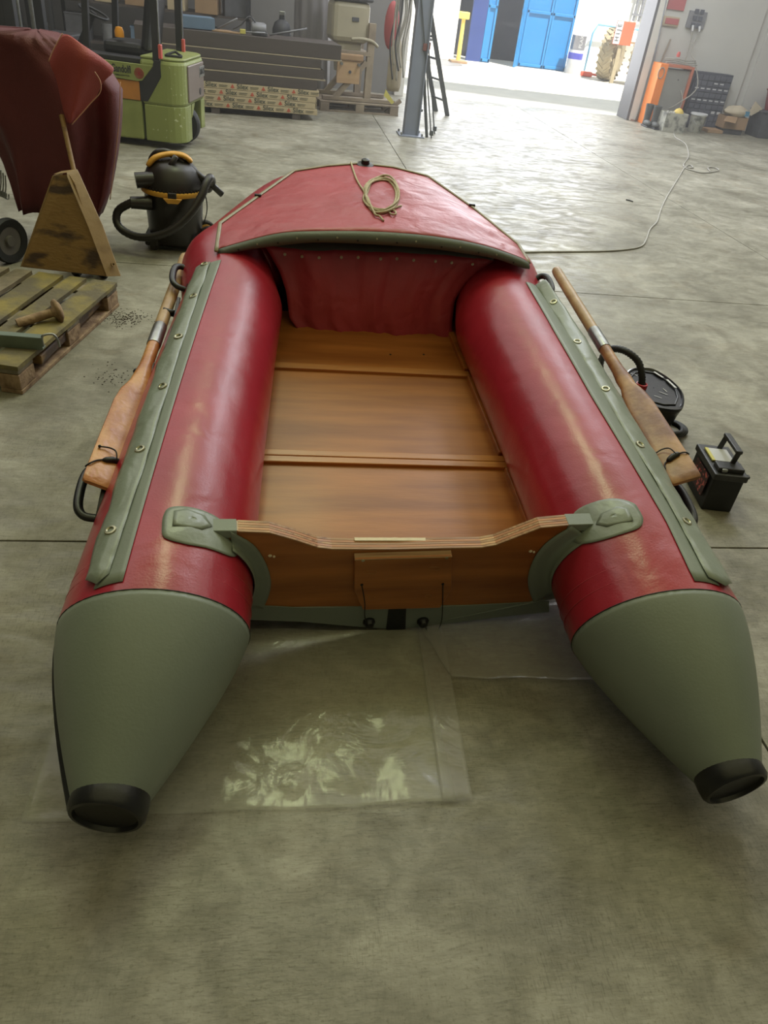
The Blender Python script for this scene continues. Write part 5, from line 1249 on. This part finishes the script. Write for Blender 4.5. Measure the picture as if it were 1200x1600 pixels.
# boots
M['boot'] = mat('dark_rubber_boot', srgb(66, 66, 62), .6, var=.2, vs=14)
for i, (px, py, lb) in enumerate(((1010, 198, 'dark work boot, left one of the pair by the orange post'), (1022, 201, 'dark work boot, right one of the pair by the orange post'))):
    p = at(px, py); o = thing('boot', lb, 'boot', tuple(p))
    MB().lathe([(0, .0), (.055, 0), (.06, .02), (.055, .1), (.062, .2), (.075, .33), (.068, .335), (.05, .25)], p + V(0, .08, .02), n=16).build('shaft', M['boot'], o, smooth=True)
    MB().ball(p + V(-.02, -.03, .06), (.055, .13, .055), 14, 8).build('foot', M['boot'], o, smooth='all')
    MB().box(p + V(-.015, -.01, .012), (.10, .27, .024)).build('sole', M['fk_black'], o, bevel=.008)
# crate, bucket, cardboard, sack, dark bin
M['crate'] = mat('dirty_white_crate', srgb(160, 158, 146), .7, vs=9, col2=srgb(96, 96, 90), thr=(.5, .65), detail=8)
p = at(1051, 207); cr = thing('white_crate', 'dirty white paint crate below the hanging cables', 'crate', (p.x, p.y + .15, 0))
for dx, dy, sx, sy in ((0, 0, .40, .012), (0, .30, .40, .012), (-.2, .15, .012, .30), (.2, .15, .012, .30)): MB().box((p.x + dx, p.y + dy, .15), (sx, sy, .30)).build('side', M['crate'], cr, bevel=.003)
MB().box((p.x, p.y + .15, .01), (.4, .3, .02)).build('bottom', M['crate'], cr)
MB().lathe([(.085, 0), (.09, .02), (.085, .06), (.06, .10), (.02, .12), (0, .122)], (p.x + .06, p.y + .12, .25), n=20).build('yellow_bowl', mat('yellow_bowl', srgb(206, 178, 84), .5, var=.05), None, smooth=True, label='yellow upturned bowl sticking out of the dirty white crate', cat='bowl')
random.seed(4)
for k in range(3):
    MB().tube(smoothpath([V(p.x - .16 + .02 * i, p.y + .08 + .04 * sin(i + k), .26 + .05 * abs(sin(i * 1.3 + k))) for i in range(8)], 4), .010, 6).build('rag_coil', M['brush'], None, smooth='all', label=('front', 'middle', 'rear')[k] + ' coil of pale hose stuffed in the dirty white crate', cat='hose')
p = at(1089, 208); bk = thing('paint_bucket', 'white plastic bucket with drips and lid beside the crate', 'bucket', (p.x, p.y + .13, 0))
MB().lathe([(0, 0), (.115, 0), (.12, .01), (.138, .27), (.142, .28)], (p.x, p.y + .13, 0), n=28).build('pail', M['crate'], bk, smooth=True)
MB().lathe([(.143, .272), (.150, .276), (.150, .300), (.138, .306), (0, .300)], (p.x, p.y + .13, 0), n=28).build('lid', M['scribble'], bk, smooth=True)
MB().tube(smoothpath([V(p.x - .14, p.y + .10, .23), V(p.x - .08, p.y - .03, .14), V(p.x + .06, p.y - .03, .13), V(p.x + .14, p.y + .10, .23)], 5), .004, 6).build('bail_handle', M['steel'], bk, smooth='all')
p = at(1146, 212); cbx = thing('cardboard_box', 'open brown cardboard box under the pale sack by the wall', 'box', (p.x, p.y + .2, .0))
for dx, dy, sx, sy in ((0, 0, .44, .008), (0, .30, .44, .008), (-.22, .15, .008, .30), (.22, .15, .008, .30)): MB().box((p.x + dx + .02, p.y + .1 + dy, .19), (sx, sy, .20)).build('side', M['card'], cbx)
MB().prism([V(p.x - .20, p.y + .1, .29), V(p.x + .02, p.y + .1, .29), V(p.x - .06, p.y - .03, .20), V(p.x - .30, p.y - .02, .22)], (0, 0, .006)).build('flap', M['card'], cbx)
MB().box((p.x + .02, p.y + .25, .095), (.44, .30, .01)).build('bottom', M['card'], cbx)
MB().box((p.x + .02, p.y + .26, .045), (.40, .26, .09)).build('dark_tray', M['dgrey'], None, bevel=.005, label='dark tray on the floor below the open cardboard box', cat='tray')
MB().box((p.x - .36, p.y + .18, .03), (.30, .30, .055)).build('flat_carton', M['card'], None, bevel=.003, label='flattened carton on the floor left of the open cardboard box', cat='carton')
sk_ = []
for i in range(9):
    u = i / 8; ring = []
    for k in range(20):
        q = 2 * pi * k / 20; r = .02 + .13 * sin(pi * min(1, u * 1.05)) ** .6
        ring.append(V(p.x - .22 + .5 * u, p.y + .22 + r * 1.1 * cos(q), .36 + r * .7 * sin(q) * (1 + .2 * noise(q * 2, u * 5, 3)) + .012 * sin(q * 5 + u * 9)))
    sk_.append(ring)
sb_ = MB().add([v for r in sk_ for v in r], [(i * 20 + k, i * 20 + (k + 1) % 20, (i + 1) * 20 + (k + 1) % 20, (i + 1) * 20 + k) for i in range(8) for k in range(20)]).build('pale_sack', M['sack'], None, smooth='all', label='crumpled pale sack with a blue mark on the cardboard box', cat='sack')
MB().prism([V(p.x + .26, p.y + .18, .36), V(p.x + .30, p.y + .15, .56), V(p.x + .46, p.y + .12, .46), V(p.x + .30, p.y + .16, .33)], (.0, .03, .01)).build('sack_mouth', M['sack'], sb_)
MB().box((p.x + .16, p.y + .09, .36), (.11, .01, .08)).build('blue_mark', mat('blue_print', srgb(70, 124, 150), .6), sb_)
dbn = thing('dark_bin', 'dark plastic bin at the right frame edge with a red tub on it', 'bin', (p.x + .75, p.y + .25, 0))
MB().prism([V(p.x + .48, p.y + .02, 0), V(p.x + 1.05, p.y + .02, 0), V(p.x + 1.1, p.y + .0, .42), V(p.x + .43, p.y + .0, .42)], (0, .45, 0)).build('body', M['dgrey'], dbn, bevel=.01)
MB().box((p.x + .765, p.y + .22, .425), (.70, .48, .03)).build('rim', M['dgrey'], dbn, bevel=.006)
M['redtub'] = mat('dark_red_tub', srgb(128, 52, 58), .5, var=.06)
MB().lathe([(0, 0), (.20, 0), (.26, .30), (.28, .31), (.28, .33), (.25, .33)], (p.x + .80, p.y + .24, .445), n=28).build('red_tub', M['redtub'], None, smooth=True, label='dark red tub standing on the dark bin at the right edge', cat='tub')
# wall boxes and cables
a = atY(1036, 24, YW); b = atY(1058, 42, YW)
wbx = thing('alarm_box', 'white and red wall box high beside the doorway trim', 'wall box', ((a.x + b.x) / 2, YW, b.z))
MB().box(((a.x + b.x) / 2, YW + .0, (a.z + b.z) / 2), (b.x - a.x, .06, a.z - b.z)).build('housing', M['cream'], wbx, bevel=.004)
MB().box(((a.x + b.x) / 2 + .02, YW - .035, (a.z + b.z) / 2), (b.x - a.x - .07, .012, a.z - b.z - .05)).build('red_face', M['redbag'], wbx, bevel=.003)
MB().box(((a.x + b.x) / 2 + .03, YW + .0, a.z + .22), (b.x - a.x, .03, .24)).build('red_notice', M['redbag'], None, label='faded red notice plate above the white and red wall box', cat='notice')
a = atY(1079, 16, YW); b = atY(1096, 46, YW)
sk2 = thing('socket_panel', 'grey socket panel with two white plugs on the wall', 'socket panel', ((a.x + b.x) / 2, YW, b.z))
MB().box(((a.x + b.x) / 2, YW, (a.z + b.z) / 2), (b.x - a.x + .02, .08, a.z - b.z)).build('housing', M['mgrey'], sk2, bevel=.004)
for i in range(2):
    for j in range(3): MB().box(((a.x + b.x) / 2 + (i - .5) * .10, YW - .045, b.z + .05 + j * .10), (.075, .02, .07)).build('socket_cover', M['org2'], sk2, bevel=.003)
pg = [V((a.x + b.x) / 2 + dx, YW - .09, b.z + .01) for dx in (-.06, .07)]
xg = at(1052, 203)
for i, q in enumerate(pg):
    MB().cyl(q + V(0, .02, .03), q + V(0, -.02, -.05), .022, .016, 10).build('plug', M['scribble'], sk2, smooth=True)
P1 = [pg[0] + V(0, -.02, -.05), V(pg[0].x + .01, YW - .15, pg[0].z - .35), V(pg[0].x - .06, YW - .3, pg[0].z - .8), V(xg.x + .12, YW - .5, .45), V(xg.x + .03, xg.y + .15, .15), V(xg.x, xg.y, .012)]
P2 = [pg[1] + V(0, -.02, -.05), V(pg[1].x - .06, YW - .15, pg[1].z - .35), V(pg[1].x + .0, YW - .3, zt + .06), V(pg[1].x + .05, YW - .55, zt - .3), V(pg[1].x - .22, YW - .55, .40), V(pg[1].x - .35, YW - .5, .30)]
MB().tube(smoothpath(P1, 6), .010, 6).build('hanging_cable', M['white_cable'], None, smooth='all', label='pale cable dropping from the left plug down to the floor', cat='cable')
MB().tube(smoothpath(P2, 6), .010, 6).build('hanging_cable', M['white_cable'], None, smooth='all', label='pale cable looping from the right plug over the orange cabinet', cat='cable')
# poles, shovel
for i, (a, b, m_, lb) in enumerate((((1002, 190), (1045, -20), 'mgrey', 'long blue-grey pole leaning on the wall next to the doorway trim'), ((1014, 165), (1056, 62), 'oldwood', 'wooden handle leaning behind the orange cabinet'), ((997, 188), (1020, 125), 'oldwood', 'short shovel handle beside the doorway trim'))):
    p0 = at(*a) if i != 1 else atY(1014, 165, YW - .25); p1 = atY(b[0], b[1], YW - .05)
    if i == 1: p0 = V(p0.x - .12, YW - .12, .0); p1 = V(p1.x - .1, YW - .05, p1.z)
    MB().tube([p0, p1], .016, 8).build('pole' if i == 0 else 'broomstick', M[m_], None, smooth='all', label=lb, cat='pole' if i == 0 else 'stick')
p = at(990, 190)
MB().prism([V(p.x - .02, p.y + .1, 0), V(p.x + .16, p.y + .12, 0), V(p.x + .18, p.y + .3, .28), V(p.x + .10, p.y + .34, .36), V(p.x + .02, p.y + .3, .26)], (.004, -.008, 0)).build('shovel_blade', mat('rusty_shovel', srgb(140, 106, 92), .6, var=.15), None, bevel=.002, label='rusty shovel blade standing in the corner by the doorway', cat='shovel')

# ------------------------------------------------------------------ outside: opposite building, blue doors, tyres
YO = 24.1
struct('wall_outside', MB().box((.0, YO + .2, 3), (10.0, .4, 6)).box((15, YO + .2, 3), (13.6, .4, 6)).box((6.6, YO + .2, 5.2), (3.4, .4, 1.6)), M['white_wall'])
a = atY(727, 93, YO - .05); b = atY(880, 114, YO - .05)
def bx_(px0, px1, row0, row1, Y, th=.05):
    p = atY(px0, row0, Y); q = atY(px1, row1, Y); return p, q
xs_ = [a.x, atY(748, 96, YO).x, atY(763, 98, YO).x, atY(797, 103, YO).x, atY(806, 107, YO).x, atY(845, 108, YO).x, b.x]
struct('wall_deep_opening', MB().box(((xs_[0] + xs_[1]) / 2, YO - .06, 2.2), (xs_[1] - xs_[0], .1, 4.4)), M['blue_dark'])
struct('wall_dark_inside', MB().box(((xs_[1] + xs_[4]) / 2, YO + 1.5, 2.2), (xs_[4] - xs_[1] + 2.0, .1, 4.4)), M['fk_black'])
dn = 0
for i, (x0_, x1_) in enumerate(((xs_[1] + .0, xs_[2]), (xs_[4] - .12, xs_[4]), (xs_[4], xs_[5]), (xs_[5], xs_[6]))):
    if i == 1: continue
    dn += 1
    d_ = MB().box(((x0_ + x1_) / 2, YO - .05, 2.2), (x1_ - x0_ - .01, .05, 4.4)).build('door_%d' % dn, M['blue'], None, kind='structure')
    for z in (.06, 1.32, 2.55, 4.3): MB().box(((x0_ + x1_) / 2, YO - .09, z), (x1_ - x0_ - .02, .05, .07)).build('door_rail', M['blue'], d_, bevel=.006)
    for x in (x0_ + .035, x1_ - .035): MB().box((x, YO - .09, 2.2), (.06, .05, 4.35)).build('door_stile', M['blue'], d_, bevel=.006)
# swung-open leaf
lf = MB().bar(V(xs_[4] - .02, YO - .08, 2.2), V(xs_[3] - .05, YO - .55, 2.2), .05, 4.4).build('door_4', M['blue'], None, kind='structure')
MB().bar(V(xs_[4] - .05, YO - .11, 1.32), V(xs_[3] - .06, YO - .58, 1.32), .06, .07).build('door_rail', M['blue'], lf)
# tyres with orange sign
M['tyre_dust'] = mat('sun_dusted_tyre', srgb(150, 138, 112), .9, var=.12, vs=8)
for i, (tx, ty, lb) in enumerate(((9.02, 22.6, 'big dusty tractor tyre, the front one beside the doorway'), (9.75, 22.2, 'big dusty tractor tyre, the one half hidden by the door jamb'))):
    o = thing('tractor_tyre', lb, 'tyre', (tx, ty, 0)); R1 = .62
    axd = V(.78, -.62, 0).normalized(); c = V(tx, ty, R1)
    MB().lathe([(.30, -.16), (.50, -.20), (.585, -.17), (.595, 0), (.585, .17), (.50, .20), (.30, .16), (.27, .1), (.27, -.1), (.30, -.16)], c, axd, 40).build('carcass', M['tyre_dust'], o, smooth=True)
    xx = axd.cross(V(0, 0, 1)).normalized()
    for k in range(22):
        for sd_ in (-1, 1):
            q = 2 * pi * (k + (.5 if sd_ > 0 else 0)) / 22
            p0 = c + (xx * cos(q) + V(0, 0, 1) * sin(q)) * .60 + axd * (.02 * sd_); q2 = q + .26
            p1 = c + (xx * cos(q2) + V(0, 0, 1) * sin(q2)) * .575 + axd * (.20 * sd_)
            MB().bar(p0, p1, .045, .05, up=(p0 - c)).build('tread_lug', M['tyre_dust'], o)
M['sign_o'] = mat('orange_sign', srgb(226, 92, 58), .5, var=.03)
a = atY(970, 32, 22.0); b = atY(986, 72, 22.0)
sg = thing('orange_machine_sign', 'orange board with pale vertical lettering above the tractor tyres', 'sign', ((a.x + b.x) / 2, 22.0, 0))
sw, shh = .48, a.z - b.z
MB().box(((a.x + .16), 21.98, (a.z + b.z) / 2), (sw, .10, shh)).build('board', M['sign_o'], sg, bevel=.01)
MB().box((a.x - .02, 21.92, (a.z + b.z) / 2), (.17, .02, shh - .02)).build('letter_strip', M['scribble'], sg)
text_obj('H I J E', .15, Matrix.Translation((a.x - .02, 21.905, (a.z + b.z) / 2)) @ Matrix.Rotation(pi / 2, 4, 'X') @ Matrix.Rotation(pi / 2, 4, 'Z'), M['dgrey'], sg, depth=.002)
MB().box((a.x + .15, 22.0, b.z / 2), (.10, .06, b.z)).build('post', M['tyre_dust'], sg)
# white drum with blue label and a box on it
p = at(893, 115)
dr2 = thing('white_drum', 'white drum with a blue label outside beside the blue doors', 'drum', (p.x, p.y, 0))
MB().lathe([(0, 0), (.20, 0), (.205, .02), (.205, .55), (.20, .58), (0, .58)], (p.x, p.y, 0), n=24).build('body', M['scribble'], dr2, smooth=True)
MB().lathe([(.2065, .36), (.2075, .37), (.2075, .50), (.2065, .51)], (p.x, p.y, 0), n=24).build('blue_label', mat('blue_label', srgb(70, 74, 170), .5), dr2, smooth=True)
bx2 = thing('dark_box', 'grey box with worn pale lettering on top of the white drum', 'box', (p.x, p.y, .585))
MB().box((p.x, p.y, .585 + .17), (.34, .24, .34)).build('body', M['mgrey'], bx2, bevel=.006)
text_obj('PLAX', .13, Matrix.Translation((p.x + .04, p.y - .122, .78)) @ Matrix.Rotation(pi / 2, 4, 'X') @ Matrix.Rotation(pi / 2, 4, 'Z'), M['scribble'], bx2, depth=.002)
p = at(915, 120); M['orr'] = M['sign_o']
ob = thing('orange_tool', 'small orange garden tool lying in the sun by the drum', 'tool', (p.x, p.y, 0))
MB().box((p.x, p.y, .07), (.32, .16, .12)).build('body', M['orr'], ob, bevel=.03); MB().tube([V(p.x + .1, p.y, .08), V(p.x + .4, p.y + .05, .06)], .03, 8).build('arm', M['orr'], ob, smooth='all')
# brown post, light blue pipe frame, wall grille
p = at(930, 110)
MB().box((p.x - .15, YO - .15, .45), (.07, .10, .85)).box((p.x + .10, YO - .15, .89), (.6, .10, .05)).build('brown_bracket', M['card'], None, label='brown angle bracket on the white wall behind the tyres', cat='bracket')
pp_ = [V(atY(913, 110, YO - .2).x, YO - .2, .0), V(atY(913, 110, YO - .2).x, YO - .2, 1.0), V(atY(918, 100, YO - .2).x + .05, YO - .2, 1.22), V(atY(985, 40, YO - .2).x + .5, YO - .2, 1.22)]
MB().tube(pp_, .03, 8).build('blue_pipe', mat('pale_blue_pipe', srgb(120, 176, 208), .5), None, smooth='all', label='pale blue pipe running up and along the white outside wall', cat='pipe')
g0 = atY(985, 28, YO - .1); gr = thing('window_grille', 'grey barred grille on the far white wall at the jamb', 'grille', (g0.x + .35, YO - .1, 1.4))
for k in range(5): MB().box((g0.x + .1 + k * .16, YO - .1, 2.2), (.05, .05, 1.6)).build('bar', M['mgrey'], gr)
for k in range(3): MB().box((g0.x + .42, YO - .12, 1.55 + .6 * k), (.8, .04, .05)).build('cross_bar', M['mgrey'], gr)
# yellow stand at the left of the yard
p = at(715, 98); ys_ = thing('yellow_stand', 'yellow post stand with a small head in the sunny yard', 'stand', (p.x, p.y, 0))
M['yel'] = mat('yellow_paint', srgb(232, 200, 96), .5, var=.05)
MB().cyl(V(p.x, p.y, .0), V(p.x, p.y, 1.0), .06, .05, 12).build('post', M['yel'], ys_, smooth=True); MB().box((p.x, p.y, 1.07), (.26, .2, .16)).build('head', M['yel'], ys_, bevel=.02); MB().box((p.x, p.y, .03), (.45, .4, .06)).build('foot', M['card'], ys_, bevel=.01)
p = at(690, 96)
gm = MB(); 
MB().lathe([(.9, 0), (.9, .006), (0, .012)], (p.x - .4, p.y - .3, .0), n=36).build('manhole_mat', M['mgrey'], None, label='round grey mat on the sunlit yard left of the yellow stand', cat='mat')
# ------------------------------------------------------------------ thin scatter volume added for lens glare around the doorway
hz_m = bpy.data.materials.new('glare_haze'); hz_m.use_nodes = True; nt = hz_m.node_tree
for n_ in list(nt.nodes):
    if n_.type == 'BSDF_PRINCIPLED': nt.nodes.remove(n_)
vs_ = nt.nodes.new('ShaderNodeVolumeScatter'); vs_.inputs['Density'].default_value = .013; vs_.inputs['Anisotropy'].default_value = .35; vs_.inputs['Color'].default_value = (1, .98, .96, 1)
nt.links.new(vs_.outputs[0], [n_ for n_ in nt.nodes if n_.type == 'OUTPUT_MATERIAL'][0].inputs['Volume'])
MB().box((2.1, 10.4, 3.15), (20.8, 8.9, 6.1)).build('glare_haze', hz_m, None, kind='stuff', label='thin haze volume added for veiling glare at the back of the hall', cat='haze')
